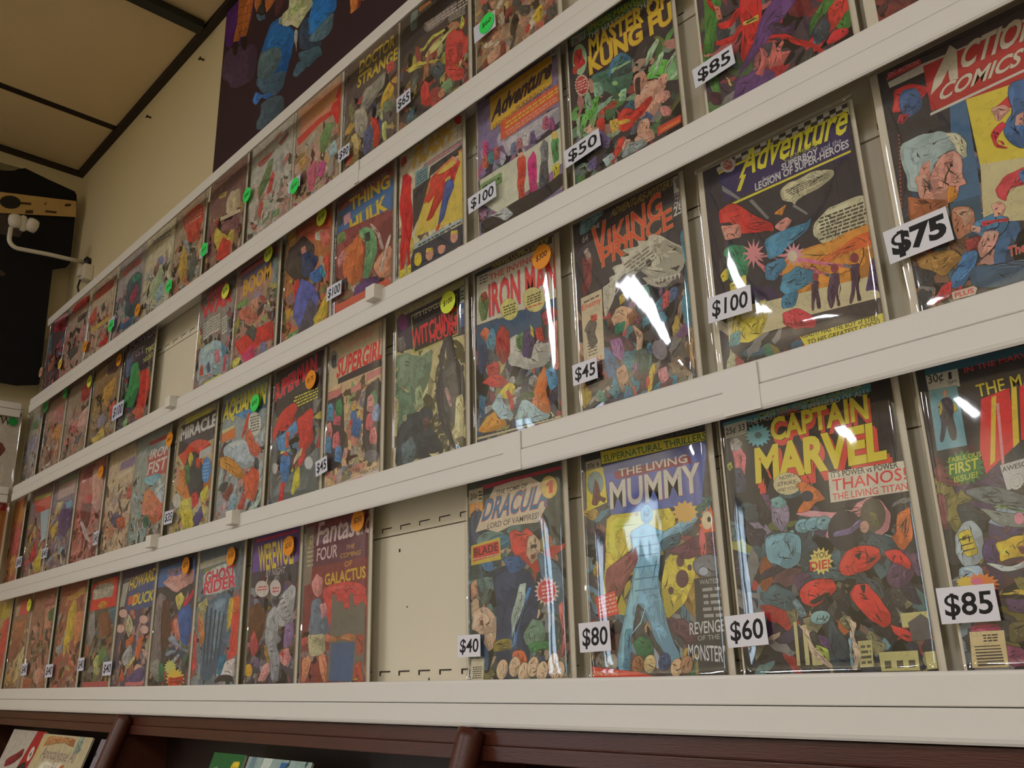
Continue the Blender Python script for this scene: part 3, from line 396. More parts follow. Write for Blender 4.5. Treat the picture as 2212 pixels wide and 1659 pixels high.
["D",-2.8507,-0.0125,0.1501,0.262,"bagged comic with a red box title and yellow round sticker, bottom shelf",11437934,[3,7],[["p",15555678,0,[514,2349,1332,2365,1266,1975,524,1970]],["p",13809568,0,[135,2248,551,2270,437,1975,141,1968]],["b",12878174,2,[58,1871,1289,1924,1026,1085,120,869]],["b",11102807,2,[20,1245,935,1453,808,850,7,749]],["b",15391911,0,[975,845,1383,1192,1368,361,740,132]],["b",13806695,0,[-182,261,317,473,895,154,-106,114]],["f",10,60,[0,0,1501,1632],[10192727,8419415,13800823]]],[["o",14937927,[1571,2188,1816,2171,1638,2037],"$75",0]],[130,64]],
["D",-3.0667,-0.0125,0.178,0.262,"leftmost bagged comic on the bottom shelf, yellow title over a red slash",13873800,[3,7],[["p",13877326,2,[419,2374,1947,2426,1897,1992,441,1972]],["b",15684174,0,[1304,1923,1884,2018,1796,1134,1579,514,1052,650,1203,1411]],["f",8,60,[0,0,2100,1632],[15632216,12035224,13851736]]],[],[130,64]],
["C",-0.2719,0.2753,0.172,0.262,"bagged comic with white letters on red and grey haired old woman, tagged $75",4868173,[8,4],[["p",14737364,0,[79,2526,408,2519,1462,2486,1443,2384,93,2415]],["p",5196621,0,[82,2514,1474,2545,1449,2418,413,2500,86,2481]],["p",5536933,0,[569,1955,709,2001,669,1022,562,845,440,1031]],["p",15719767,2,[707,1987,1499,1995,1418,1070,707,1275]],["p",14735528,0,[711,1296,1425,1109,1341,522,642,767]],["p",4549252,0,[411,1043,662,1025,617,690,381,695]],["p",14866630,0,[415,2484,1456,2452,1451,2426,418,2452]],["p",13189954,0,[417,2472,1478,2419,1406,1868,411,1990]],["p",14737364,0,[401,1976,1501,2004,1496,1979,396,1949]],["p",14736070,3,[673,2554,721,2475,682,2186,611,2196,617,2322,541,2216,430,2148,488,2295]],["t",8139055,10,[705,2271,637,-3,94,212],"CTION"],["t",14736070,7,[705,2271,637,-3,94,212],"CTION"],["t",8139055,9,[481,2057,677,1,72,133],"COMICS"],["t",14736070,6,[481,2057,677,1,72,133],"COMICS"],["p",14699346,2,[91,2572,406,2561,405,2500,89,2505]],["t",15711418,2,[103,2534,279,-15,7,43],"DC ACTION"],["b",15355213,3,[121,2368,274,2365,435,2225,322,2137,169,2118,68,2151]],["b",5535659,3,[194,2328,326,2286,340,2067,196,2024,148,2150]],["b",13388632,2,[140,2103,229,2066,147,1989,101,2023]],["b",11914703,8,[98,1795,289,1809,447,1767,591,1666,646,1535,609,1414,509,1424,358,1486,260,1295,195,1253,82,1327,79,1569]],["b",15526598,0,[480,1722,591,1666,642,1556,623,1407,559,1484]],["b",15707551,8,[298,1372,422,1526,526,1524,573,1454,558,1299,582,1173,512,1173,491,1100,403,1047,291,1095]],["b",10119008,0,[433,1450,510,1433,498,1410,427,1416]],["e",3552054,0,[484,1394,15,-7,-3,-17]],["b",7619909,0,[414,1198,492,1191,489,1174,411,1181]],["b",15706263,3,[236,1496,324,1526,302,1347,245,1302,198,1370]],["b",15708317,3,[159,1412,266,1425,268,1197,470,1201,461,1150,261,1108,169,1218]],["b",11914191,0,[149,1682,396,1706,551,1667,349,1672,178,1523]],["b",12547149,3,[75,1263,223,1171,409,1081,344,935,69,993,53,1102]],["b",15704381,3,[433,1217,474,1181,488,1079,411,1043,403,1138]],["b",15682129,3,[876,1745,1039,1820,1074,1709,941,1688]],["b",15708839,3,[880,1766,990,1754,1033,1685,927,1616,896,1650]],["b",5669310,8,[1059,1926,1239,1917,1193,1488,1066,1284,975,1373,941,1527,1045,1655]],["b",15156050,3,[837,1533,944,1607,972,1556,856,1432,950,1340,850,1398]],["b",15709092,2,[1054,1605,1118,1617,1095,1493,1027,1519]],["b",15158619,3,[780,1017,871,1110,1025,1127,1140,1030,995,966,882,972,846,879,786,948]],["b",5670078,2,[978,1104,1155,1109,1117,911,992,989]],["b",15180161,8,[418,995,578,936,554,715,418,681,400,799]],["b",15711649,3,[436,964,570,931,569,842,490,785,483,877]],["b",5543110,8,[621,798,743,813,837,731,781,624,665,584,596,655,526,727,576,795]],["b",15709859,3,[721,893,789,903,829,843,794,770,729,776]],["b",15485781,0,[626,783,837,731,823,694,728,732,624,731]],["b",15710633,3,[551,783,617,734,599,675,533,724]],["b",12538706,2,[461,664,573,655,581,574,471,550]],["b",5344454,8,[433,551,553,541,496,390,382,258,306,267,286,326,367,436]],["b",15484242,4,[221,313,313,347,273,209,103,178,61,210,162,246]],["b",15353170,3,[304,250,378,281,356,198,277,186]],["b",15709092,3,[631,685,747,638,691,531,566,450,560,582]],["b",12555346,3,[52,641,367,612,425,502,250,391,76,542]],["f",14,140,[25,165,561,688],[5995146,4870235,9268568]],["b",4548484,2,[485,415,876,334,1267,309,1260,112,800,155,453,233]],["t",15717562,7,[774,393,210,4,8,81],"The V"],["t",15160149,3,[774,393,210,4,8,81],"The V"],["p",15390150,2,[286,239,468,237,493,211,469,160,289,169]],["t",15029080,4,[307,180,151,0,3,42],"PLUS"],["l",12542040,40,[91,1908,108,1909,-99,334,-116,330]]],[["g",15066863,[-150,638,415,668,-123,963],"$75",1]],[130,64]],
["C",-0.4746,0.2753,0.1708,0.2485,"bagged comic with checkered top and yellow title on navy, tagged $100",4538699,[8,4],[["p",5195851,0,[177,2559,2046,2518,2039,2356,188,2396]],["p",14474195,0,[182,2556,260,2554,260,2502,183,2503]],["p",14474195,0,[183,2451,260,2449,260,2398,183,2399]],["p",14474195,0,[266,2499,343,2497,338,2453,261,2455]],["p",14474195,0,[344,2554,420,2552,419,2501,343,2503]],["p",14474195,0,[343,2451,419,2449,419,2398,343,2399]],["p",14474195,0,[425,2498,500,2496,494,2448,419,2449]],["p",14474195,0,[501,2548,575,2546,575,2500,501,2502]],["p",14474195,0,[500,2445,574,2444,574,2398,500,2400]],["p",14474195,0,[580,2497,654,2496,648,2448,580,2446]],["p",14474195,0,[660,2544,733,2542,727,2499,655,2501]],["p",14474195,0,[658,2442,731,2441,726,2399,653,2400]],["p",14474195,0,[732,2491,804,2490,803,2445,732,2446]],["p",14474195,0,[811,2543,882,2541,875,2493,804,2495]],["p",14474195,0,[809,2442,879,2441,873,2394,802,2395]],["p",14474195,0,[881,2491,951,2489,950,2445,880,2446]],["p",14474195,0,[958,2541,1027,2539,1026,2490,957,2492]],["p",14474195,0,[955,2442,1025,2441,1024,2392,954,2393]],["p",14474195,0,[1031,2488,1100,2486,1093,2439,1025,2441]],["p",14474195,0,[1101,2535,1169,2533,1169,2489,1101,2491]],["p",14474195,0,[1098,2437,1166,2436,1166,2392,1098,2393]],["p",14474195,0,[1173,2487,1241,2485,1234,2439,1167,2441]],["p",14474195,0,[1242,2534,1309,2532,1307,2484,1241,2485]],["p",14474195,0,[1239,2437,1306,2436,1304,2388,1237,2389]],["p",14474195,0,[1312,2481,1378,2480,1372,2439,1311,2438]],["p",14474195,0,[1385,2530,1450,2529,1444,2483,1379,2485]],["p",14474195,0,[1381,2434,1447,2433,1440,2388,1375,2389]],["p",14474195,0,[1448,2481,1513,2479,1511,2432,1447,2433]],["p",14474195,0,[1520,2524,1583,2523,1577,2483,1514,2484]],["p",14474195,0,[1516,2429,1579,2428,1573,2388,1510,2390]],["p",14474195,0,[1582,2480,1645,2479,1643,2432,1580,2433]],["p",14474195,0,[1652,2523,1714,2522,1712,2475,1650,2476]],["p",14474195,0,[1647,2429,1710,2428,1708,2382,1645,2383]],["p",14474195,0,[1717,2472,1778,2471,1772,2432,1711,2433]],["p",14474195,0,[1781,2522,1843,2521,1840,2474,1779,2476]],["p",14474195,0,[1777,2430,1838,2428,1836,2382,1774,2383]],["p",14474195,0,[1845,2472,1905,2471,1898,2427,1838,2428]],["p",14474195,0,[1908,2517,1968,2515,1966,2474,1906,2475]],["p",14474195,0,[1903,2425,1963,2423,1961,2383,1901,2384]],["p",14474195,0,[1970,2472,2030,2470,2023,2427,1968,2426]],["p",4340588,0,[192,2377,1682,2337,1653,1893,232,2011]],["p",15722322,0,[200,2391,1701,2401,1697,2377,196,2363]],["p",15722322,0,[325,1960,1663,1961,1659,1937,322,1933]],["t",3552054,6,[448,2209,1190,-38,107,313],"Adventure"],["t",15722569,4,[448,2209,1190,-38,107,313],"Adventure"],["p",15722569,0,[484,2226,529,2217,440,2055,390,2066]],["t",10989907,1,[970,2149,362,9,7,51],"COMICS"],["t",11777736,1,[698,2051,215,-11,12,50],"featuring"],["t",14474977,6,[933,2074,402,3,4,69],"SUPERBOY"],["t",12633296,1,[1366,2083,215,0,9,59],"and the"],["t",14606564,6,[611,1979,1039,23,5,81],"LEGION OF SUPER-HEROES"],["p",14474187,2,[1706,2527,1871,2521,1861,2337,1697,2340]],["l",3552054,2,[1720,2497,1858,2497,1856,2455,1719,2455]],["s",9342862,0,[1783,2410,48,-26,-8,-54,12,85]],["e",14472915,3,[323,2426,89,-42,-11,-92]],["e",12607582,0,[323,2426,56,-26,-7,-60]],["t",14934230,3,[280,2417,88,-1,0,52],"DC"],["t",14803158,1,[1730,2249,89,-4,5,34],"JUNE"],["t",14803158,3,[1720,2087,84,-1,6,70],"12\u00a2"],["b",14276274,4,[883,1859,1011,1909,1123,1901,1227,1917,1347,1882,1462,1834,1463,1777,1349,1725,1237,1703,1040,1674,1025,1638,990,1685,894,1747]],["l",6841689,4,[934,1847,1413,1831,1424,1774,973,1745]],["b",14473655,4,[1210,1375,1360,1465,1550,1464,1731,1435,1776,1376,1746,1242,1708,1113,1584,1075,1557,1018,1517,1063,1397,1070,1237,1123,1169,1229,1170,1305]],["l",5525579,7,[1243,1402,1742,1391,1682,1123,1217,1150]],["b",15551301,8,[153,1938,286,1966,444,1854,615,1662,751,1542,759,1444,594,1499,381,1568,288,1742,152,1776]],["b",15706776,3,[151,1765,374,1696,387,1528,186,1563]],["b",4890485,8,[151,1467,258,1492,408,1423,442,1250,385,1060,207,1070,149,1251]],["b",5328473,2,[89,1381,177,1392,182,1239,87,1219]],["b",15719767,2,[84,1193,172,1253,180,1122,109,1104]],["b",15720530,3,[184,1067,392,1110,382,946,182,952]],["b",4889714,3,[182,952,393,943,417,790,186,793]],["s",15703464,0,[502,1291,134,-51,-22,-171,12,45]],["b",15702687,0,[510,1267,770,1205,903,1119,909,1087,764,1161,514,1213]],["b",15699607,0,[515,1223,643,1046,839,950,846,922,618,1019]],["b",15705677,0,[810,1113,1165,1131,1502,1147,1822,1162,1736,398,1045,630,803,686]],["p",14932914,0,[118,794,602,728,1771,616,1747,304,765,403,103,426]],["p",5656145,0,[723,465,1752,393,1730,174,848,276]],["b",15693890,0,[1191,971,1536,1060,1802,1036,1787,938,1471,940,1227,884]],["p",9342864,0,[227,2217,430,1970,411,1951,220,2152]],["p",9342864,0,[562,1902,728,1615,700,1606,523,1897]],["p",9803670,0,[1012,1654,1142,1495,1130,1480,993,1631]],["b",6070728,4,[634,1388,850,1418,1104,1398,1169,1433,1118,1321,941,1248,817,1172,658,1159]],["b",15705498,3,[766,1494,920,1547,973,1483,849,1408]],["b",5543101,4,[627,1129,812,1133,848,1017,710,915,601,963]],["b",15703112,0,[774,1639,939,1686,872,1577]],["s",15708347,0,[938,1116,124,-47,-18,-135,12,50]],["e",15721932,0,[922,1107,48,-18,-8,-58]],["b",15697316,0,[968,1075,1232,917,1450,803,1447,780,1228,889,971,1023]],["b",15697316,0,[964,1046,1174,854,1262,798,1251,783,1142,832]],["b",6071499,8,[786,938,956,988,1120,879,1114,773,961,737,807,710,737,804]],["b",5347264,3,[758,727,940,725,869,571,740,593]],["b",15225697,4,[735,555,897,562,1077,379,1047,302,838,347,738,426]],["e",10767969,3,[1129,807,31,-11,-5,-36]],["b",6375009,4,[1085,773,1160,756,1137,628,1139,474,1105,475,1105,610,1067,473,1043,481]],["b",8487568,2,[1035,801,1107,756,1104,732,1040,769]],["e",10767969,3,[1328,823,36,-13,-6,-41]],["b",6375009,4,[1279,783,1365,761,1335,619,1336,438,1299,441,1298,593,1252,437,1225,446]],["b",8487568,2,[1221,813,1300,765,1296,738,1226,782]],["e",10767969,3,[1532,859,40,-15,-7,-47]],["b",6375009,4,[1479,811,1576,790,1538,629,1538,423,1498,427,1498,600,1443,422,1413,432]],["b",8487568,2,[1416,849,1500,794,1495,763,1420,814]],["b",6047866,3,[1692,785,1767,813,1764,572,1744,396,1696,476,1585,495,1646,661]],["b",15588953,0,[213,650,481,616,508,407,341,357,130,418]],["b",15128167,3,[243,899,329,871,271,580,162,409,108,425]],["b",15457127,3,[500,762,580,761,583,584,477,416,439,448]],["b",6401978,2,[141,517,253,524,223,366,97,377]],["p",15590233,2,[885,256,1711,243,1704,115,928,147]],["t",3552054,3,[902,236,767,-43,1,43],"READY? HAS THE BOY of STEEL"],["t",3552054,3,[954,154,715,-15,2,47],"TO HIS GREATEST CODE?"]],[["g",15001071,[-31,642,488,624,-40,925],"$100",0]],[50,36]],
["C",-0.6707,0.2753,0.1634,0.262,"bagged comic with orange-red slanted title and white sea serpent, tagged $45",5394004,[4,6],[["f",40,140,[245,0,1634,1233],[5215662,6060974,7689050,6857362,10193014]],["b",8240330,0,[127,2625,489,2623,523,2576,246,2434,184,2427,114,2435]],["l",12700362,1,[257,2590,487,2592,468,2548,238,2540]],["t",12700362,2,[140,2476,63,1,5,76],"DC"],["t",3552311,5,[612,2476,947,23,37,98],"ADVENTURE-MYSTERY"],["t",12694094,4,[612,2476,947,23,37,98],"ADVENTURE-MYSTERY"],["p",14145490,1,[1563,2594,1712,2598,1703,2387,1562,2390]],["l",3552311,3,[1579,2563,1696,2569,1697,2509,1580,2502]],["e",8553348,0,[1640,2463,43,-19,-5,-46]],["t",14803416,1,[1564,2348,110,0,4,40],"DEC"],["t",14803416,1,[1565,2294,103,-3,4,40],"NO."],["t",14803416,3,[1542,2197,142,5,8,80],"ONLY"],["t",14803416,4,[1527,2109,174,9,11,108],"25\u00a2"],["t",14803416,3,[321,2410,115,11,4,62],"THE"],["t",14795885,7,[319,1963,218,31,-4,469],"V"],["t",15689293,4,[319,1963,218,31,-4,469],"V"],["t",14795885,7,[562,2021,811,181,1,298],"IKING"],["t",15689293,4,[562,2021,811,181,1,298],"IKING"],["t",14795885,7,[440,1876,1062,120,3,234],"PRINCE"],["t",15689293,4,[440,1876,1062,120,3,234],"PRINCE"],["t",12696761,3,[145,2313,93,-4,6,94],"64"],["b",10179412,3,[115,2102,244,2180,294,2035,258,1737,149,1590,86,1673]],["b",12693416,2,[151,2183,231,2222,283,2089,203,2037]],["p",15129017,3,[72,1585,411,1598,388,712,65,701]],["l",7694426,1,[92,1535,378,1549,383,1511,96,1490]],["t",15625812,3,[83,1415,308,21,-3,74],"Enemy"],["b",7695976,3,[96,1150,202,1268,308,1205,262,1070,303,940,211,878,159,982,138,1108]],["b",15097946,2,[212,1313,316,1304,310,1222,221,1232]],["l",7697264,5,[130,991,293,990,279,801,146,797]],["t",15693920,3,[51,717,294,1,-4,54],"KRAK!"],["b",14802892,5,[426,1497,428,1617,546,1637,536,1700,638,1701,589,1815,753,1804,726,1905,879,1877,747,1988,1009,1936,989,2016,1148,1954,1167,2018,1315,1959,1406,1876,1583,1726,1635,1621,1606,1462,1498,1388,1294,1404,1105,1499,1018,1647,908,1569,778,1675,630,1607,576,1387,439,1194]],["b",12696747,2,[1220,1866,1403,1842,1581,1699,1608,1603,1452,1690,1260,1722]],["e",5196620,2,[1135,1675,39,-14,-4,-45]],["b",5525841,0,[1408,1506,1560,1496,1503,1437]],["l",9341051,5,[716,1787,1142,1896,1255,1677,979,1602]],["b",12696750,2,[1007,1534,1356,1376,1483,1366,1349,1300,1098,1415]],["p",14474450,2,[1168,1460,1214,1455,1187,1378]],["p",14474450,2,[1227,1450,1272,1446,1245,1369]],["p",14474450,2,[1285,1441,1330,1437,1303,1361]],["p",14474450,2,[1343,1432,1387,1428,1360,1352]],["p",14474450,2,[1400,1423,1444,1419,1417,1344]],["p",14474450,2,[1456,1415,1500,1410,1474,1335]],["p",14474450,2,[1512,1406,1556,1401,1529,1327]],["b",15690603,2,[1276,1211,1346,1272,1392,1217,1352,1074,1260,1048]],["b",6070972,0,[1601,1892,1739,1894,1688,1183,1644,549,1510,1022,1627,1539]],["b",6074263,2,[901,1337,1098,1415,1112,1209,974,1169]],["b",15713443,4,[603,1271,710,1284,886,1168,850,1065,681,944,553,1099,523,1167]],["b",15125082,2,[671,1414,744,1437,762,1325,675,1295]],["b",11835515,2,[791,1670,829,1621,877,1057,836,1058]],["b",10974036,2,[775,1146,889,1196,903,1048,789,992]],["b",4429179,2,[574,1093,742,1087,704,966,577,947]],["b",15647912,2,[825,1015,979,855,927,646,866,635,881,800]],["b",10965878,0,[877,1057,957,1054,924,985]],["b",11828156,3,[475,919,644,910,696,712,633,616,523,715]],["b",6391996,2,[429,874,615,564,588,403,398,480]],["b",4744802,2,[816,678,1029,673,1017,401,871,385]],["b",15717208,3,[1012,348,1089,480,1105,378,1047,177,967,143]],["b",15689298,0,[984,328,1023,334,999,216,960,209]],["b",12690043,2,[1581,755,1659,693,1634,237,1569,306]],["b",13476484,3,[543,527,685,574,735,365,592,290]],["b",15639214,2,[1130,371,1259,390,1276,252,1177,198]],["e",10196386,3,[1184,595,96,2,36,-123]]],[["g",14935279,[-27,456,361,461,-36,658],"$45",0]],[130,52]],
["C",-0.8603,0.2753,0.1554,0.262,"bagged comic with a red and blue block title on white and an orange $300 sticker",5725035,[4,8],[["p",15065806,0,[48,2558,1702,2511,1656,1733,33,1826]],["p",5920338,0,[343,2651,1509,2607,1504,2528,341,2553]],["t",14341978,4,[379,2567,1092,-26,-7,87],"MARVEL COMICS GROUP"],["p",14342091,1,[1525,2600,1691,2594,1692,2482,1528,2493]],["l",7697268,3,[97,2541,282,2532,279,2392,94,2407]],["t",15358819,4,[317,2407,1178,-34,-7,87],"THE INVINCIBLE"],["t",6063813,10,[294,1888,1274,-4,2,442],"IRON MAN"],["t",15682636,7,[294,1888,1274,-4,2,442],"IRON MAN"],["b",8231011,3,[101,2242,237,2280,309,2103,245,1849,130,1851,77,2041]],["b",11031620,2,[121,2264,237,2266,272,2150,156,2119]],["p",5073805,0,[33,1805,1655,1721,1652,1408,25,1438]],["e",14868359,4,[690,1856,168,-54,-6,-158]],["l",6052158,4,[566,1937,819,1921,812,1764,578,1771]],["e",15064984,4,[1156,1842,198,-39,31,-183]],["l",6904126,4,[1031,1930,1287,1922,1280,1782,1024,1788]],["l",15163718,1,[989,1786,1296,1763,1294,1725,988,1747]],["f",46,120,[155,326,1476,1850],[12699077,10199977,6054254,11909300,5196904]],["b",14211795,0,[583,1379,853,1462,1101,1229,1509,1142,1333,883,1002,910,661,1064]],["b",6923202,8,[221,1652,373,1701,422,1459,363,1343,216,1438]],["b",15697248,3,[88,1679,205,1752,297,1663,218,1518]],["b",4412540,3,[65,1529,237,1513,208,1121,75,1090]],["b",12667206,4,[426,1591,548,1687,679,1548,685,1219,529,1100,434,1257]],["b",15158860,3,[110,962,318,1059,533,970,608,822,294,863]],["b",13518406,3,[209,1187,468,1182,480,984,251,1011]],["b",6920296,3,[799,1414,941,1468,986,1326,928,1183,811,1280]],["b",6575239,3,[939,1436,1095,1454,1153,1245,1076,1046,909,1124]],["b",15720536,2,[1073,1525,1128,1444,1147,1310,1075,1383]],["b",14304838,3,[1153,1423,1279,1429,1317,1198,1187,1267]],["b",5196870,3,[1274,1655,1454,1609,1516,1263,1413,1169,1291,1331]],["b",12667980,3,[1287,1586,1456,1647,1580,1543,1526,1447,1344,1409]],["b",15704979,3,[1411,1420,1589,1428,1585,815,1488,780,1423,1043]],["b",15718487,3,[435,706,653,843,772,749,716,638,540,636]],["b",14832716,2,[579,728,649,736,744,475,673,430]],["b",15699541,3,[1071,582,1293,894,1377,810,1314,523,1380,268,1180,284,1062,401]],["b",15695955,2,[1049,465,1192,522,1189,312,1059,329]],["b",6072537,3,[1314,827,1460,849,1524,590,1394,533]],["b",5212335,3,[69,828,198,744,172,448,80,501]],["b",15707210,3,[20,321,191,476,375,510,425,392,548,364,589,262,186,255]],["b",12246767,2,[286,582,472,761,606,507,722,357,460,384]],["b",11918055,2,[765,347,902,562,1144,382,1378,239,1295,180,802,216]],["b",5206860,2,[837,640,1088,602,1118,522,883,529]],["p",14340783,0,[18,226,1548,189,1554,158,18,194]],["l",3552311,1,[56,250,1494,195,1500,170,55,212]]],[["o",15702314,[1434,2316,1581,2262,1425,2148],"$300",0]],[130,64]],
["C",-1.0457,0.2753,0.1625,0.262,"bagged comic with red title in a black plaque and yellow $100 sticker",14472351,[3,7],[["p",5656675,0,[13,2503,1722,2521,1709,1762,38,1945]],["p",6190760,0,[1528,2530,1732,2532,1711,1901,1531,1900]],["p",12962242,1,[1538,2512,1681,2506,1677,2264,1555,2262]],["l",3618105,3,[1558,2462,1670,2467,1668,2296,1566,2301]],["t",15132383,2,[1513,2104,162,-9,1,71],"15\u00a2"],["e",9719953,3,[171,2408,130,-40,3,-138]],["b",9539729,3,[33,2189,199,2178,272,1968,86,1946]],["p",12960093,3,[381,2449,1475,2447,1489,1814,458,1811]],["p",4143936,0,[404,2426,1455,2425,1469,1834,481,1834]],["t",15132383,4,[474,2374,813,5,-1,76],"IT'S 12 O'CLOCK"],["t",15679307,7,[434,1907,1036,68,-27,276],"WITCHING"],["t",15679307,6,[858,1872,591,-18,-12,178],"HOUR!"],["b",9415569,3,[28,1887,297,1871,639,1717,912,1770,806,1242,536,955,307,1296,50,1434]],["b",7903360,3,[74,1428,422,1196,593,802,430,628,209,464,46,638]],["f",18,100,[0,1233,731,2055],[10404258,7048052,5332311]],["b",12111525,2,[488,1251,643,1284,711,914,536,955]],["b",4801868,2,[1200,1844,1366,1830,1382,1302,1475,604,1176,1079]],["b",5657943,3,[1073,1384,1435,1495,1582,1249,1624,768,1522,396,1174,671,1051,1041]],["b",4473676,2,[1073,1667,1158,1856,1221,1802,1157,1502,1093,962,1431,187,1352,183,967,1062]],["f",22,90,[894,137,1625,1507],[5328980,14341279,7894635]],["b",12949661,0,[1176,1079,1238,1092,1358,797,1297,778]],["b",15131048,0,[1428,881,1578,912,1598,315,1373,296]],["b",4805469,4,[22,178,67,705,314,900,625,878,755,765,1020,435,1172,172,968,145,545,192,327,123]],["e",5002592,4,[755,793,170,-38,1,-118]],["b",7362650,3,[669,750,862,741,842,575,714,568]],["b",7374481,2,[164,473,431,558,543,328,437,144,215,157]],["b",12962213,2,[201,890,268,924,315,829,248,794]],["b",4014927,2,[542,431,1071,258,1172,106,759,151]],["b",14670245,0,[812,208,1071,192,968,112]]],[["o",14741325,[1360,2326,1525,2272,1359,2153],"$100",0]],[130,64]],
["C",-1.2345,0.2753,0.1514,0.262,"bagged comic with a red blocky title and black bars on tan, tagged $45",15453604,[3,7],[["p",14602413,0,[-14,2551,1519,2544,1542,1838,-23,1849]],["p",15710624,0,[455,2499,1254,2506,1257,2449,459,2432]],["e",10593441,3,[144,2323,129,-36,11,-168]],["b",6317417,2,[53,2406,196,2400,238,2174,97,2179]],["l",8026232,5,[1419,2527,1495,2527,1502,2313,1427,2312]],["p",4604232,0,[280,1951,1537,1993,1542,1838,286,1852]],["p",4932683,2,[-47,1773,236,1768,241,835,2,688]],["t",15678790,8,[237,1978,1276,6,37,301],"SUPERGIRL"],["p",14913164,2,[-18,1766,402,1759,409,1645,-8,1634]],["p",15113365,2,[677,1690,966,1711,971,1601,682,1594]],["p",14388879,2,[1116,1812,1518,1821,1521,1721,1121,1687]],["b",4932683,3,[1099,1608,1497,1697,1540,431,1460,332,1277,351,1123,475]],["b",5458513,2,[-6,1601,461,1688,555,772,441,453,-35,424]],["b",6336479,3,[-42,1304,-30,1542,123,1570,191,1395,173,1240]],["b",15700626,3,[-47,987,-36,1223,116,1253,184,1081,166,928]],["b",6334943,3,[-59,754,-47,987,104,1019,171,849,154,697]],["b",14906243,3,[191,1173,204,1408,353,1437,418,1264,401,1112]],["b",5481583,3,[237,1321,250,1556,399,1584,464,1411,446,1258]],["b",15695755,3,[189,783,202,1014,350,1045,415,877,397,727]],["b",6659287,3,[260,539,273,767,420,799,483,634,465,486]],["b",5479529,3,[1215,1251,1232,1475,1368,1502,1424,1337,1404,1192]],["b",15430526,3,[1130,895,1146,1116,1282,1145,1338,984,1319,840]],["b",9744357,3,[1300,1007,1316,1228,1451,1256,1506,1094,1486,951]],["b",14909571,3,[1240,650,1256,868,1390,898,1445,740,1426,598]],["b",15707304,3,[1142,1193,1158,1417,1296,1444,1352,1279,1332,1134]],["e",8026243,3,[1310,439,195,-37,4,-102]],["b",5471935,3,[676,1207,775,1339,884,1236,873,934,722,852]],["b",15713896,2,[720,1382,824,1404,856,1289,725,1288]],["b",5276616,3,[789,1066,940,1147,1022,1053,957,804,801,836]],["b",15717238,2,[858,1242,961,1257,992,1151,889,1144]],["b",15681872,0,[654,1134,758,1150,740,1001]],["b",7163720,0,[568,542,892,556,958,506,639,454]],["b",7163720,0,[653,677,733,646,667,412,614,436]],["t",8017730,4,[677,239,331,15,-4,75],"EXTRA"],["p",15458519,0,[392,161,1499,224,1514,136,398,63]],["p",15423322,0,[577,152,1062,172,1065,99,581,93]],["t",8024943,3,[1111,178,365,22,-3,66],"FEATURES"],["b",15713938,3,[35,220,139,317,281,217,234,112]]],[["g",14606319,[-141,350,201,397,-132,604],"$45",0]],[130,64]],
["C",-1.4164,0.2753,0.1625,0.262,"bagged comic with red title on black above two red shapes, orange sticker",5196624,[3,7],[["b",9015446,2,[-57,1780,60,1928,289,440,64,147]],["b",8358799,0,[891,662,1606,926,1667,121,321,149,76,186,280,524]],["f",26,80,[0,0,1625,816],[9936549,7305862,13413535,6390400]],["t",12503259,13,[-21,2053,1435,227,-33,293],"SUPERMAN"],["t",15679308,10,[-21,2053,1435,227,-33,293],"SUPERMAN"],["p",4144452,0,[544,1988,1522,2034,1541,1780,570,1724]],["l",15657314,4,[640,1982,1498,1965,1484,1761,727,1739]],["b",15681864,4,[-22,1467,227,1759,541,1859,779,1846,824,1708,680,1572,824,1373,540,1391,177,1468,37,1240]],["b",6597092,4,[124,1351,808,1543,891,1317,534,1141,778,886,286,1064]],["b",15693414,2,[447,1369,637,1371,607,1043,473,1111]],["b",15720288,0,[319,1057,639,1037,644,986,325,997]],["b",6067931,3,[328,972,679,946,634,464,479,449,318,765]],["b",15615312,3,[382,465,538,480,513,120,324,125]],["b",15681605,4,[808,1543,1110,1601,1286,1643,1384,1538,1384,1172,1424,1043,1228,921,1022,880,930,1226]],["b",15683144,3,[926,939,1198,927,1128,699,922,656]],["b",15722581,3,[837,591,1010,681,1043,316,814,194,746,269]],["b",15128238,0,[813,839,1088,989,1026,839,794,720]],["e",14278369,2,[1294,669,133,-25,9,-113]],["e",13949147,2,[155,778,99,-18,11,-102]]],[["o",15702315,[1368,2106,1534,2064,1383,1919],"$175",0]],[130,64]],
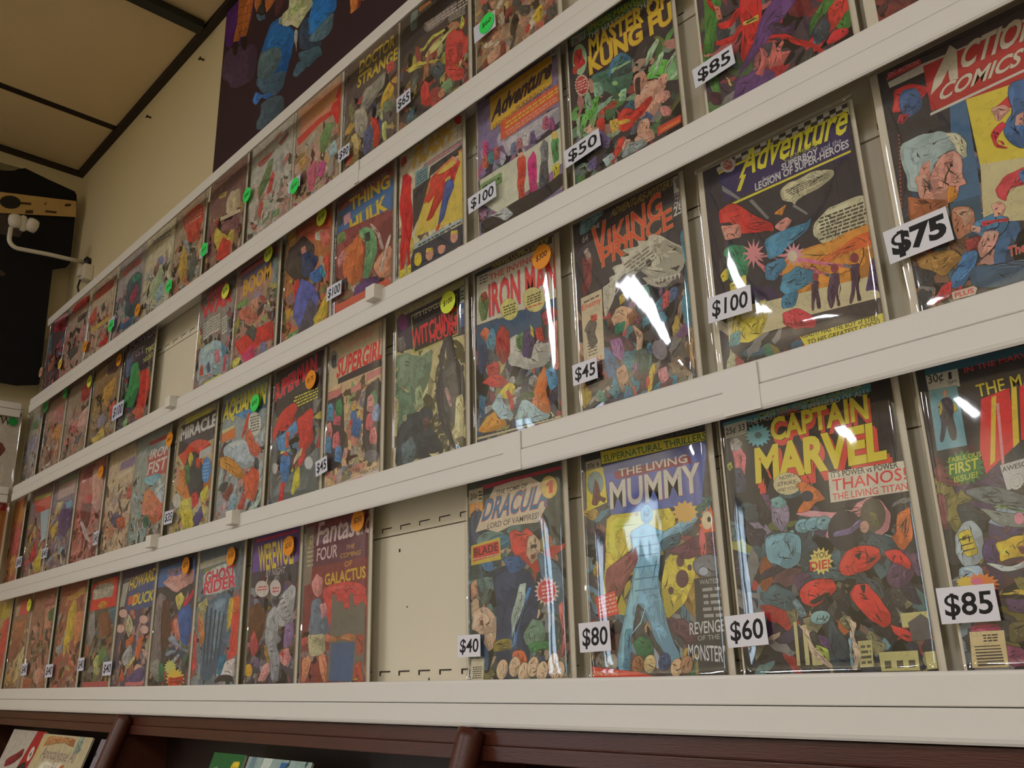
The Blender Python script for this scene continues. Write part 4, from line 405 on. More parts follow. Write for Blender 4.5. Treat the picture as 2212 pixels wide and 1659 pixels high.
["C",-1.6231,0.2753,0.178,0.262,"bagged comic with wavy yellow title on dark blue and green sticker",11320772,[3,7],[["p",5793936,0,[-31,2479,1768,2389,1814,2001,-24,2188]],["p",13621728,0,[333,2422,1660,2416,1667,2360,345,2343]],["t",3881022,13,[19,2140,1685,-16,19,380],"AQUAMAN"],["t",15721293,10,[19,2140,1685,-16,19,380],"AQUAMAN"],["b",5677536,2,[469,2163,1492,2076,1503,1983,771,2039]],["e",15462373,3,[1351,1792,253,-55,31,-239]],["l",7368302,6,[1148,1973,1508,1946,1550,1616,1193,1637]],["p",15699538,3,[-12,1871,565,1899,598,1679,19,1676]],["p",15329202,0,[16,1941,520,1946,529,1888,29,1863]],["b",13558255,0,[79,1552,644,1624,1223,1416,1451,1020,534,1099]],["b",15706969,4,[-12,1383,302,1370,915,1030,1119,861,1040,788,555,960,60,1184]],["b",15692885,4,[1015,836,1371,965,1651,812,1625,475,1461,290,1181,418]],["b",15693144,3,[981,1600,1179,1739,1357,1478,1701,1234,1541,1134,1247,1234]],["b",15689042,2,[836,1585,973,1921,1060,2084,1141,2020,1074,1717]],["b",13558255,2,[983,1196,1338,1217,1416,1027,1094,1042]],["b",10048850,3,[191,616,576,822,680,627,447,442]],["b",10075601,2,[483,217,642,633,851,469,773,133]],["b",13589074,3,[883,247,1072,564,1217,412,1040,155]],["b",13626848,2,[1217,156,1548,276,1770,536,1866,437,1646,178]],["f",14,80,[0,0,1869,952],[9150882,8280667,12700609]]],[["o",4777828,[1464,2155,1609,2121,1485,1987],"$50",0]],[130,64]],
["C",-1.8341,0.2753,0.178,0.262,"bagged comic with white block title, red sun and blue bubble, third row",13748383,[3,7],[["p",6051424,0,[146,2464,1838,2467,1838,1858,98,1809]],["p",15723364,1,[330,2579,1578,2547,1552,2454,334,2444]],["t",15001061,10,[169,2131,1645,-8,-5,247],"MIRACLE"],["b",15687756,0,[98,1809,653,1973,1532,1854,1851,1665,1375,1567,529,1480]],["b",15700822,0,[27,1170,413,1501,1483,1546,1867,1332,1821,783,671,775]],["b",5528679,8,[570,1276,593,1715,1027,1731,1420,1319,1465,840,1241,594,875,839]],["b",15688529,2,[1033,1583,1244,1592,1247,1350,1071,1382]],["b",15720546,2,[626,1660,733,1788,899,1608,803,1430]],["b",6591847,2,[482,1488,738,1540,862,1129,656,1067]],["b",15681109,3,[920,832,1186,885,1339,626,1064,527]],["e",5743598,2,[1557,1247,211,-46,-3,-262]],["l",11193327,5,[1402,1418,1651,1410,1674,1048,1423,1072]],["b",15722847,0,[1346,812,1692,943,1668,623,1467,607]],["p",13752277,2,[1182,1700,1759,1731,1747,1562,1170,1538]],["b",15721311,2,[338,777,773,807,1206,228,1018,114,700,201]],["b",6578073,3,[1080,338,1454,563,1602,311,1339,73]],["p",14658710,0,[106,1556,285,1574,287,1127,103,1138]],["e",14671061,2,[262,818,208,-32,34,-160]],["f",10,80,[0,0,1892,816],[10194822,13746279,7501958]]],[["g",14277871,[-94,353,317,347,36,598],"$35",0]],[130,64]],
["C",-2.0576,0.2753,0.178,0.262,"bagged comic with two-line white title on a red panel, orange sticker",11780284,[3,7],[["p",13917538,0,[724,2440,2112,2418,2131,2331,694,2348]],["p",9018786,0,[651,2313,1956,2264,1980,2155,630,2187]],["p",13921391,2,[699,2120,1954,2057,1878,1538,770,1627]],["t",10309458,9,[790,2016,1094,-41,79,199],"IRON"],["t",15722982,6,[790,2016,1094,-41,79,199],"IRON"],["t",10309458,9,[749,1662,992,-9,63,265],"FIST"],["t",15722982,6,[749,1662,992,-9,63,265],"FIST"],["b",9885423,0,[513,1618,1198,1637,1603,1483,1141,1355]],["b",15701106,3,[642,809,665,1223,891,1344,1296,1226,1835,989,1672,663,1483,440,1115,640]],["b",5409906,2,[749,691,1038,753,1154,483,861,451]],["b",13360879,2,[1167,1247,1999,1314,2213,1079,1748,852]],["b",15694434,2,[1473,792,1969,918,2052,757,1596,475]],["f",18,70,[0,0,1906,1632],[13029833,9017250,15705481,13951209]]],[["o",15702572,[2010,2232,2207,2192,2045,2070],"$65",0]],[130,64]],
["C",-2.228,0.2753,0.164,0.262,"bagged comic in pale tan with a faded purple title, tagged on third shelf",14930098,[3,7],[["p",10587570,2,[779,2258,1724,2282,1566,2058,719,2065]],["p",15459020,0,[651,1997,1632,2013,1597,1942,686,1879]],["b",13987178,0,[1347,1546,1619,1556,1666,1279,1397,1266]],["b",7630993,2,[417,915,773,1086,1160,922,1224,699,771,704]],["b",13990756,0,[823,915,1458,849,1469,613,1053,614]],["f",20,70,[0,136,1640,1904],[14009499,15718589,11307633,13084555]]],[["g",14080751,[-257,391,43,400,-210,720],"$45",0]],[130,64]],
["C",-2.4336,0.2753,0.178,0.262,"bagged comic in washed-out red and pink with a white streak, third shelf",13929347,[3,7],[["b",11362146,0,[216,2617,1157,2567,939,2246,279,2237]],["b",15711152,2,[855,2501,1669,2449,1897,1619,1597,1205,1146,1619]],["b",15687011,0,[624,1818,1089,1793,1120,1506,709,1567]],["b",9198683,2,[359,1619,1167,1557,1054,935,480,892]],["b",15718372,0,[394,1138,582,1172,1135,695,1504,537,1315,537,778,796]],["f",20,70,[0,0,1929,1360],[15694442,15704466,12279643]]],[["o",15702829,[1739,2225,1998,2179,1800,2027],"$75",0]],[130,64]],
["C",-2.6373,0.2753,0.178,0.262,"bagged comic with a dark purple cloaked shape beside yellow, third shelf",10522786,[3,7],[["p",14270400,2,[385,2433,1833,2443,1836,2046,385,2047]],["p",10533262,0,[412,2558,1860,2563,1898,2456,455,2447]],["b",7760277,3,[675,1498,1042,1884,1681,1702,2004,1196,1411,911,829,1105]],["b",15720613,0,[305,1676,412,1979,939,1962,702,1620]],["b",8832751,0,[1119,1872,1615,1884,1695,1663,1260,1690]],["b",15716970,0,[198,1185,623,1443,674,1125,358,977]],["f",16,70,[0,0,1931,1360],[9276841,14253677,9611958]]],[["g",13949167,[-92,492,406,489,-29,710],"$45",0]],[130,64]],
["C",-2.8337,0.2753,0.178,0.262,"bagged comic with red-orange title band and pale blue panel, third shelf",10785175,[3,7],[["p",15233118,0,[161,2381,1940,2304,1958,1874,653,1931]],["p",14344848,0,[220,2441,1912,2374,1956,2263,272,2324]],["p",12902383,2,[991,1910,1947,1902,1973,1082,1368,1028]],["b",15687265,0,[572,796,969,1205,1120,672,725,457]],["b",15721060,2,[1009,556,1565,751,1625,242,1088,193]],["f",16,60,[0,0,1937,1768],[11493732,8752811,14334891]]],[],[130,64]],
["C",-3.008,0.2753,0.1088,0.262,"bagged comic in rusty orange with a paler orange patch, first on the third shelf",15306601,[3,7],[["p",15311966,0,[61,2406,1615,2357,1661,1873,198,1933]],["b",15694715,0,[343,1634,1575,1681,1568,944,311,947]],["b",15709554,0,[285,812,855,956,1254,314,651,263]],["f",12,60,[0,0,1568,1632],[14381406,15713436,13475439]]],[["g",13883375,[1359,463,1877,464,1391,764],"$45",0]],[130,64]],  # paler orange patch is part of the cover print
["B",-0.4584,0.5646,0.1712,0.251,"bagged comic with a long-armed red shape on green and purple, tagged $85",5918041,[4,6],[["b",6266186,0,[100,2167,375,1977,257,1402,189,1189,24,844,-23,934]],["b",6464848,2,[1619,765,1744,740,1699,374,1571,442,1488,562]],["b",6266704,3,[1402,674,1565,743,1680,840,1779,1004,1574,1147,1480,857,1303,708,1267,527]],["b",6661465,3,[34,651,142,776,185,353,109,333]],["b",15677755,4,[574,1581,793,1434,775,1073,777,950,723,891,602,752,519,559,471,739,525,983,520,1236]],["b",15677758,3,[126,1814,157,1629,253,1470,252,1522,197,1649,175,1795]],["b",15678526,3,[226,1345,389,1306,521,1393,539,1298,406,1194,266,1256]],["b",15678526,3,[201,1131,390,1065,520,1141,535,1069,416,975,262,1018,183,1078]],["b",15678526,3,[499,875,663,873,820,844,1037,716,1247,494,1398,288,1346,285,1213,445,1028,651,822,776,628,822]],["b",15683657,3,[1513,731,1627,818,1752,792,1722,595,1607,516,1522,450,1501,583]],["b",15679049,3,[1433,357,1522,450,1645,407,1676,354,1651,319,1453,323]],["b",15717991,2,[547,1168,745,1154,746,1067,553,1115]],["p",3684154,0,[591,1140,707,1129,705,1111,589,1123]],["b",7950484,4,[384,515,698,695,1010,924,1190,1047,1105,1225,877,1192,659,839]],["b",7490955,3,[384,515,673,500,871,298,518,173,291,235]],["b",15695994,3,[705,751,741,669,761,478,702,365,610,447,703,512]],["b",15696507,3,[789,521,849,634,885,738,888,593,976,671,992,625,926,547,1060,490,998,434,936,377,775,412]],["b",15701115,3,[208,1629,292,1541,315,1365,243,1386]],["b",4739679,3,[216,1261,403,1171,362,1083,223,1105]],["b",5395027,3,[900,108,1206,392,1286,401,1287,230,1064,131]],["b",7121606,2,[1303,448,1425,476,1397,425,1312,408]],["b",5266280,3,[1308,560,1449,644,1508,522,1465,406,1333,372]],["b",15721347,0,[253,620,305,548,335,452,295,468]],["b",6239303,3,[50,518,172,451,178,296,61,341]],["b",15703181,2,[15,1051,107,1016,131,957,35,1001]],["b",5915240,0,[819,923,903,961,1045,782,1160,828,1109,654,881,794]]],[["g",14672879,[-85,604,447,643,-84,843],"$85",0]],[130,64]],
["B",-0.2613,0.5646,0.172,0.251,"bagged comic mostly cut off at the very top edge, red and brown sliver showing",9587014,[12,6],[["f",16,140,[0,0,1289,1080],[12993600,5325129,10442572]],["b",6177094,2,[11,416,127,450,87,340,10,351]]],[],[130,64]],
["B",-0.6629,0.5646,0.1689,0.251,"bagged comic with yellow red-edged block letters above green figures, tagged $50",4670281,[4,5],[["p",5873511,0,[34,2554,1819,2394,1799,2199,50,2394]],["t",9881998,2,[305,2432,1204,-178,5,72],"MARVEL COMICS GROUP"],["p",13358282,2,[74,2500,325,2472,324,2346,73,2350]],["t",3749947,1,[99,2371,201,-10,-3,85],"20\u00a2 15"],["t",15066465,4,[370,2407,1367,-138,-1,98],"SPECIAL MARVEL EDITION"],["t",15462374,3,[362,2294,1432,-146,-2,90],"THE HANDS OF SHANG-CHI"],["t",14171459,11,[376,2036,1265,-21,1,248],"MASTER OF"],["t",15717445,8,[376,2036,1265,-21,1,248],"MASTER OF"],["t",14171459,13,[365,1753,1322,14,-6,263],"KUNG FU"],["t",15716677,10,[365,1753,1322,14,-6,263],"KUNG FU"],["e",11589548,2,[198,2082,127,-75,-16,-239]],["b",15682120,3,[126,2258,242,2233,306,1968,172,1936,96,2054]],["b",15030601,2,[77,2027,177,2007,135,1884,70,1921]],["s",15721418,2,[212,1667,126,-70,-12,-173,20,82]],["e",13323090,0,[212,1667,102,-57,-9,-138]],["l",15714748,4,[136,1767,307,1743,294,1564,125,1600]],["b",9884823,0,[1261,1276,1424,1362,1619,1234,1747,1290,1734,908,1527,993]],["b",8315495,0,[1234,1224,1422,1337,1605,1229,1533,1054,1264,1160]],["b",13299656,3,[1239,1356,1301,1557,1378,1613,1453,1655,1475,1601,1395,1500,1316,1412]],["b",13299656,3,[1336,1167,1391,1301,1443,1405,1515,1429,1523,1371,1441,1239,1379,1175]],["b",13299656,3,[1494,1077,1548,1210,1667,1305,1729,1380,1733,1286,1613,1172]],["b",13299656,3,[1567,989,1683,1066,1721,1109,1718,1014,1634,978]],["b",5736051,4,[362,1719,637,1669,801,1785,950,1752,1050,1603,1051,1362,978,1199,860,1128,750,1154,648,1313,465,1484]],["b",9882028,3,[393,1594,510,1557,573,1354,415,1336]],["b",5871553,3,[659,1551,722,1761,878,1795,1017,1656,1039,1561,910,1720,778,1692,702,1519]],["b",4678241,0,[691,1567,902,1620,1051,1533,1040,1403,849,1443,699,1479]],["b",11589548,0,[711,1626,1012,1591,1038,1548,720,1551]],["e",10737550,2,[754,1393,44,-24,-3,-33]],["e",14806908,2,[857,1178,60,-7,13,-38]],["b",11593147,2,[833,1246,935,1223,908,1069,791,1098]],["b",7260507,0,[225,1262,417,1370,496,1362,440,1148,277,1081]],["b",8509296,0,[189,1210,326,1209,202,925,144,1024]],["b",10733996,2,[239,1466,309,1535,367,1222,272,1237]],["b",11587500,2,[74,1200,157,1227,150,882,76,988]],["b",4683153,2,[847,967,992,1023,1070,915,934,688]],["b",15710370,4,[1028,937,1114,1090,1227,1141,1399,1097,1521,931,1444,844,1374,687,1299,630,1145,632,1034,835]],["b",15576471,3,[1048,1330,1208,1326,1266,1186,1146,1040,1042,1096]],["b",15709859,3,[1396,1066,1471,1123,1550,1090,1556,1009,1466,929]],["b",15707296,3,[1437,912,1553,848,1557,750,1432,721]],["b",15703450,3,[1395,695,1495,668,1564,554,1533,508,1429,549]],["b",4996413,0,[1073,1281,1159,1267,1136,1012,1067,1049]],["b",15680827,8,[760,912,846,960,968,909,1020,842,1205,908,1297,904,1306,853,1154,738,1022,696,928,625,799,658,764,776]],["b",15681341,3,[414,1010,495,1037,565,945,538,790,435,862]],["b",15681856,3,[748,584,852,585,761,381,643,293,579,337,678,454]],["b",15713887,3,[624,915,743,887,790,729,653,698]],["b",15582290,0,[768,827,954,757,951,719,778,768]],["b",13326665,2,[471,1132,750,1154,781,1070,511,1042]],["b",5538651,2,[560,1085,741,1044,731,927,579,925]],["b",5728157,2,[1184,755,1299,630,1239,584,1162,663]],["b",5211052,2,[923,563,1151,707,1189,649,964,529]],["b",15710367,3,[1034,507,1090,660,1216,641,1241,531,1110,404]],["b",15710113,3,[987,465,1136,533,1268,453,1297,324,1117,324,996,409]],["b",15710371,2,[781,437,862,528,945,486,832,347]],["b",15714734,3,[191,1000,312,1021,421,883,263,881]],["b",9010101,3,[233,910,496,845,633,641,594,528,447,613]],["b",8154531,3,[236,499,394,524,382,363,265,351]],["b",10728373,2,[877,454,1123,398,1184,291,753,287]],["b",12507097,2,[464,424,618,450,685,352,529,281]],["f",14,90,[0,55,1182,552],[7242623,6379888,9871261]],["p",14178633,0,[1337,450,1680,450,1675,346,1326,335]],["p",15685698,3,[1348,425,1671,429,1671,367,1341,352]],["l",15711322,2,[1367,403,1648,397,1652,370,1362,355]]],[["g",14607087,[-69,512,536,569,-70,768],"$50",0]],[130,64]],
["B",-0.8492,0.5646,0.1657,0.251,"bagged comic with black script title on a yellow panel over lilac and orange, tagged $100",9865651,[3,5],[["p",5788558,0,[155,2566,1638,2467,1633,2379,204,2458]],["p",15713351,3,[286,2453,1567,2464,1541,1994,291,1879]],["t",5063252,10,[315,2024,1198,107,89,270],"Adventure"],["t",10053941,1,[868,2137,357,19,2,61],"COMICS"],["t",8279365,2,[823,1945,610,20,2,60],"SUPERBOY"],["t",8279365,2,[350,1864,1167,38,2,77],"LEGION OF SUPER-HEROES"],["p",13553103,1,[1537,2574,1714,2559,1722,2402,1546,2415]],["l",3881277,3,[1561,2528,1694,2518,1698,2446,1566,2449]],["t",6511490,1,[1566,2130,105,0,3,58],"12\u00a2"],["p",15692362,3,[501,1912,1711,1928,1686,1648,501,1595]],["l",15716184,2,[539,1861,1657,1885,1651,1785,544,1735]],["l",15708838,2,[563,1710,1649,1756,1644,1671,559,1605]],["b",15683730,0,[104,1752,187,1790,201,1549,400,1530,418,1460,198,1435,119,1511]],["b",13553112,0,[529,1581,1674,1589,1701,1322,663,1252]],["b",5612208,3,[206,1362,231,1535,321,1537,357,1398,334,1302]],["b",13531251,3,[326,1381,351,1554,440,1556,475,1417,453,1321]],["b",14448739,3,[84,1342,109,1516,200,1519,237,1378,214,1281]],["b",13527441,3,[1322,1378,1348,1541,1428,1544,1456,1412,1433,1322]],["b",10902417,3,[1441,1296,1467,1457,1546,1460,1573,1330,1551,1241]],["b",15329773,3,[937,1312,963,1478,1046,1481,1077,1347,1054,1255]],["b",8284577,3,[1065,1279,1091,1444,1173,1447,1202,1314,1180,1223]],["b",8292016,3,[692,1282,718,1450,803,1453,835,1318,813,1224]],["b",13534865,3,[806,1287,831,1454,916,1457,947,1322,925,1230]],["p",15002069,0,[29,1167,660,1178,1124,1191,1696,1238,1680,696,914,551,582,334,61,774]],["b",9485436,2,[28,1092,513,1097,517,910,24,903]],["l",3881277,1,[88,1050,463,1046,461,987,86,975]],["b",15687247,3,[810,1144,923,1186,992,1094,938,684,944,396,816,394,794,749]],["b",15680150,3,[1027,1041,1139,1133,1189,1037,1191,713,1228,413,1088,419,1033,785]],["b",9476001,3,[1264,1109,1340,1216,1422,1118,1407,825,1301,804,1272,925]],["b",6513773,2,[1270,890,1408,860,1423,501,1223,486]],["b",6335337,3,[1470,1044,1529,1158,1627,1074,1609,765,1505,743]],["b",15720780,2,[1470,725,1590,739,1595,528,1492,505]],["e",15718007,2,[1547,1171,58,-29,-4,-63]],["e",15711393,2,[887,1204,54,-26,-2,-58]],["b",5590350,0,[833,1274,890,1291,942,1206,850,1221]],["b",3881277,0,[251,471,912,516,1656,569,1658,334,49,275,54,479]],["b",13555934,2,[213,517,579,509,722,334,552,289]]],[["g",14541295,[-124,649,471,687,-129,909],"$100",0]],[130,64]],
["B",-1.0423,0.5646,0.1575,0.251,"bagged comic with tall yellow title, yellow panel and row of small heads",15524806,[2,6],[["t",12084814,9,[370,2125,923,75,57,316],"FLASH"],["t",15714111,6,[370,2125,923,75,57,316],"FLASH"],["l",9341319,5,[1450,2328,1646,2301,1622,2102,1447,2107]],["b",15690855,2,[28,2433,179,2448,206,2305,57,2271]],["e",15678017,0,[1495,2445,109,-56,-1,-82]],["p",10457760,2,[648,2054,1664,2064,1652,1958,601,1984]],["l",15698311,1,[671,2052,1642,2027,1641,1963,624,1990]],["p",8499130,2,[432,2011,754,1996,744,1702,411,1718]],["l",5791335,4,[457,1966,719,1962,720,1762,447,1752]],["p",5196881,0,[363,1723,767,1749,813,1935,1652,1958,1640,1867,814,1769,758,1303,467,1101,373,976]],["p",15718248,3,[814,1736,1640,1883,1591,716,422,860,525,1158,676,1420]],["b",15701340,0,[791,1730,1597,1904,1629,1856,837,1660,700,1328,629,1358]],["b",15683396,3,[814,1728,929,1757,1156,1677,1323,1681,1432,1710,1486,1621,1322,1553,1155,1548,1221,1422,1154,1292,1042,1181,873,1014,701,1021,816,1198,930,1391,758,1303,641,1419,815,1506]],["b",15682124,2,[1289,1632,1487,1740,1540,1675,1430,1527,1353,1363]],["b",5599942,3,[1177,1482,1321,1497,1396,1344,1264,1165,1153,898,986,810,1042,1023]],["b",15708067,2,[1379,1848,1488,1844,1509,1730,1411,1736]],["b",4342094,0,[1357,1891,1489,1892,1510,1817,1401,1821]],["b",15683653,0,[975,814,1064,856,1020,757,930,754]],["b",15676988,3,[85,2102,210,2088,335,1954,314,1744,342,1481,371,1140,304,842,334,391,239,386,210,717,143,421,47,375,38,782,77,1260,18,1705]],["b",15721285,0,[21,424,143,421,123,189,25,255]],["b",15721285,0,[239,426,334,430,313,233,230,246]],["p",12112598,0,[412,735,1591,716,1590,656,401,644]],["l",3947328,1,[448,706,1580,683,1580,645,437,646]],["p",4475227,0,[332,510,390,648,1590,626,1575,286,336,256]],["e",15717951,3,[510,429,92,-45,-25,-91]],["b",15717980,0,[415,495,438,566,578,529,614,437,509,492]],["e",15709080,3,[796,415,89,-44,-25,-90]],["b",15717980,0,[705,481,727,551,863,514,897,424,796,478]],["e",15708065,3,[1085,414,86,-43,-25,-89]],["b",4868430,0,[997,478,1019,547,1151,511,1183,422,1085,475]],["e",15708061,3,[1377,483,83,-43,-25,-87]],["b",15717980,0,[1292,547,1314,615,1442,579,1473,491,1378,544]]],[],[130,64]],
["B",-1.2256,0.5646,0.1661,0.251,"bagged comic with stacked yellow title on blue over green giant, tagged $100",10645092,[3,7],[["p",5669819,0,[-51,2230,1662,2185,1651,1621,-67,1776]],["p",11358544,0,[-15,2364,1632,2356,1634,2267,-37,2243]],["t",12306380,2,[310,2372,1166,-50,-4,76],"MARVEL FEATURE"],["t",14111050,9,[398,2097,1163,-24,-27,231],"THING"],["t",15717449,7,[398,2097,1163,-24,-27,231],"THING"],["t",14111050,10,[437,1639,1032,41,-44,278],"HULK"],["t",15717449,8,[437,1639,1032,41,-44,278],"HULK"],["l",8628619,1,[448,1967,1383,1925,1385,1872,451,1912]],["p",15051186,1,[181,2078,398,2097,408,1911,222,1879]],["b",5857127,2,[-30,2128,179,2116,187,1966,11,1946]],["b",10967645,0,[-38,1782,459,1765,1625,1632,1650,702,-69,897]],["b",15698518,4,[220,1412,475,1447,750,1559,850,1172,818,671,520,605,251,871]],["f",22,70,[249,810,913,1620],[15699287,14122320,15700584]],["b",8832913,4,[679,1587,886,1592,1094,1464,1222,1242,1256,1017,1134,768,1009,604,846,661,885,987,1038,1185,965,1343,756,1425]],["b",7186810,0,[897,1326,1060,1305,1043,1055,913,976]],["b",6053722,0,[836,1481,1028,1448,1035,1272,871,1319]],["b",7359374,3,[604,576,927,632,1220,570,1329,408,1071,374,802,424,673,300,559,380]],["b",15706764,3,[1134,768,1440,947,1643,952,1656,455,1326,491]],["b",15718096,0,[994,1609,1132,1518,1325,1286,1439,989,1388,966,1247,1274,1080,1479]],["b",15721688,0,[1562,1150,1638,1162,1493,885,1401,547,1322,616,1441,904]],["b",15704482,2,[22,1308,190,1423,296,1338,277,1169,93,1104]],["b",9546090,2,[-7,1770,243,1762,283,1566,35,1573]],["p",15035994,0,[-10,440,320,417,1583,400,1649,280,30,272]],["b",5329248,0,[166,858,366,848,373,725,202,732]]],[["g",14212591,[-133,523,328,525,-103,741],"$100",0]],[130,64]],
["B",-1.4045,0.5646,0.1587,0.251,"bagged comic with a dark caped shape on orange and a yellow patch",13403478,[3,7],[["b",15694683,0,[332,2442,1562,2369,1560,1951,1029,1973,516,2271]],["b",5984850,8,[-38,1849,100,2189,438,2204,602,2237,831,2051,1037,1876,995,1611,613,1190,253,1504]],["b",4478337,3,[552,1872,880,1842,1218,1575,1075,1397,846,1294,587,1479]],["b",15704214,2,[538,2020,704,2005,751,1844,586,1859]],["b",6911697,8,[363,718,596,1382,969,1159,1285,690,1006,335,608,368]],["b",4883921,3,[888,1372,1308,1403,1478,1160,1257,1058,932,1218]],["b",15682132,0,[307,1296,511,1412,575,1249,403,982]],["b",15687759,2,[1304,1450,1554,1585,1598,939,1441,1039,1487,1247]],["b",6010327,0,[1232,1385,1459,1212,1503,1017,1278,1187]],["b",6184567,2,[533,301,960,888,1299,508,1021,154]],["b",15716938,2,[1093,397,1519,789,1581,330,1319,238,985,209,1164,287]],["b",15658969,2,[1018,2120,1255,2120,1374,1978,1224,1897,1062,1960]],["b",15711326,0,[15,2519,327,2493,356,2188,118,2182]],["b",15696244,0,[1178,2103,1522,2059,1548,1679,1331,1716]],["b",7842925,2,[281,376,606,387,546,162,82,207]],["b",13823977,0,[82,207,370,304,533,301,418,155]],["f",14,80,[317,270,1270,1350],[5988750,8741206,5067366]]],[["o",14741331,[1367,2291,1557,2212,1380,2107],"$100",0]],[130,64]],
["B",-1.6022,0.5646,0.1676,0.251,"bagged comic with dark blue banner and orange title over a crowded scene",12688015,[3,7],[["p",6643851,0,[115,2399,1648,2423,1658,2001,148,2032]],["p",12670040,0,[101,2362,1650,2402,1662,2298,116,2251]],["p",8947892,0,[165,2192,1183,2196,1198,2069,177,2104]],["t",15711559,8,[283,1779,1112,20,-7,333],"BOOM"],["b",9875636,2,[1422,2188,1694,2166,1703,1592,1487,1619]],["b",9486192,0,[56,1700,488,1710,476,1511,55,1567]],["b",14582384,3,[142,1518,710,1485,1049,1030,673,1049,173,1305]],["b",15708051,3,[603,1570,907,1570,979,1298,745,1225]],["b",15679809,0,[22,847,785,916,1610,854,1690,453,1119,479,374,449]],["b",6120291,2,[503,904,772,1019,1005,801,884,595]],["b",15679110,2,[371,470,884,595,999,275,594,243]],["b",15592816,0,[23,448,374,449,283,279,48,284]],["b",8950213,2,[1119,479,1331,512,1445,151,1156,184]],["f",24,70,[0,0,1676,1485],[7049594,14590098,10846883,14017519,7037801]]],[["o",14610265,[1411,2282,1618,2204,1433,2094],"$100",0]],[130,64]],
["B",-1.7743,0.5646,0.1641,0.251,"bagged comic with two-line red title above a pale blue domed shape",11052193,[3,7],[["p",7169388,0,[0,2341,1651,2423,1658,2105,-41,2188]],["l",13947612,1,[221,2378,1193,2436,1207,2345,242,2261]],["t",15679825,8,[276,2194,915,-15,-44,246],"WEIRD"],["t",15679568,10,[110,1865,1382,-18,-11,311],"WAR"],["p",14869980,2,[226,1720,469,1730,517,1331,277,1317]],["l",8156531,5,[254,1689,452,1704,486,1383,292,1355]],["p",14869980,2,[489,1746,727,1756,773,1361,537,1347]],["l",8156531,5,[516,1716,710,1730,742,1412,552,1385]],["p",14869980,2,[754,1727,988,1737,1031,1345,799,1332]],["l",8156531,5,[780,1697,971,1711,1001,1396,814,1369]],["p",14869980,2,[1121,1569,1348,1580,1388,1196,1162,1181]],["l",8156531,5,[1146,1540,1331,1554,1359,1246,1177,1218]],["b",12509679,3,[114,1108,435,1176,759,1186,1165,1036,1427,686,1421,337,1121,297,227,498]],["b",6202571,0,[1160,1068,1445,833,1468,424,1264,681]],["b",15685708,0,[233,706,353,778,448,493,221,531]],["b",6186390,0,[547,673,664,745,791,505,627,466]],["b",15684477,0,[1350,657,1469,674,1442,332,1323,313]],["b",15701417,0,[851,900,1108,878,1195,599,941,618]],["p",15658866,0,[484,298,1282,314,1293,252,499,212]],["b",14869142,0,[3,1463,173,1520,188,1194,45,1235]]],[["o",14544732,[1351,2094,1547,2027,1379,1915],"$75",0]],[130,64]],
["B",-2.199,0.5646,0.178,0.251,"bagged comic with green and red shapes on black, left of upper empty slot",6247261,[3,7],[["t",13483734,6,[188,2340,1600,-29,6,198],"POWER"],["t",12432587,4,[450,2031,753,-29,-47,173],"FIST"],["t",14475642,4,[1282,1908,602,-5,-39,155],"TWO"],["t",14475642,3,[1221,1711,654,8,-33,128],"NIGHTS"],["b",7899829,2,[48,2305,403,2204,511,1588,165,1557]],["b",6470518,4,[440,1850,904,1845,1131,1190,813,681,128,840,365,1264]],["b",15685195,4,[1123,1547,1543,1529,1758,1204,1693,704,1457,247,1016,345,1136,955]],["b",15691355,2,[786,571,1200,706,1612,382,1296,340]],["b",9489293,0,[307,420,575,501,555,156,308,209]]],[["g",13620463,[-268,546,445,554,-201,941],"$100",0]],[130,64]],
["B",-2.4093,0.5646,0.178,0.251,"bagged comic in amber and slate blotches with small orange sticker, second row",11637614,[3,7],[["b",7165279,2,[751,2464,1734,2371,1666,1962,889,2014]],["b",15711850,2,[655,1715,1503,1879,1365,1289,966,1134]],["b",10198472,2,[582,909,939,1016,947,581,598,655]],["b",15689042,2,[1310,1055,1774,1166,1722,716,1410,725]],["b",15717486,0,[280,410,995,632,1233,276,546,208]],["b",7564394,0,[1457,775,1769,766,1602,501]],["f",16,70,[0,0,1954,2160],[12623229,15711869,8617078]]],[["o",15703087,[1852,2175,2050,2120,1898,2012],"$35",0]],[130,64]],
["B",-2.6212,0.5646,0.178,0.251,"bagged comic with a dull red band and yellow sticker at top, second row",12035731,[3,7],[["b",13851994,0,[1041,2147,1645,2263,1866,1810,1116,1726]],["b",6642010,2,[1738,1776,2105,1817,2100,1519,1810,1562]],["b",15711927,0,[1295,1419,1923,1535,1897,895,871,985]],["b",14843520,0,[619,1172,1137,1257,1093,872,577,981]],["b",7697536,2,[1157,794,1645,821,1334,499,946,576]],["f",14,70,[0,0,1991,1620],[11771795,10793145,13864832,15720911]]],[["o",14675795,[1898,2132,2086,2084,1964,1930],"$65",0]],[130,64]],
["B",-2.8033,0.5646,0.1576,0.251,"bagged comic in faded brick and ochre with a green sticker at its top, second shelf",12951178,[3,7],[["b",13600386,0,[570,2072,1765,2073,1851,1435,577,1645]],["b",15707756,2,[760,1395,1626,1416,1601,877,763,1185]],["b",12939107,0,[609,1568,864,1540,879,1300,702,1337]],["b",9856339,0,[534,746,885,884,978,456,480,480]],["b",15593447,0,[421,422,1035,513,951,325]],["f",12,60,[0,0,1576,1350],[15716261,11899002]]],[["o",4711791,[1722,2292,1933,2240,1790,2108],"$50",0]],[130,64]],
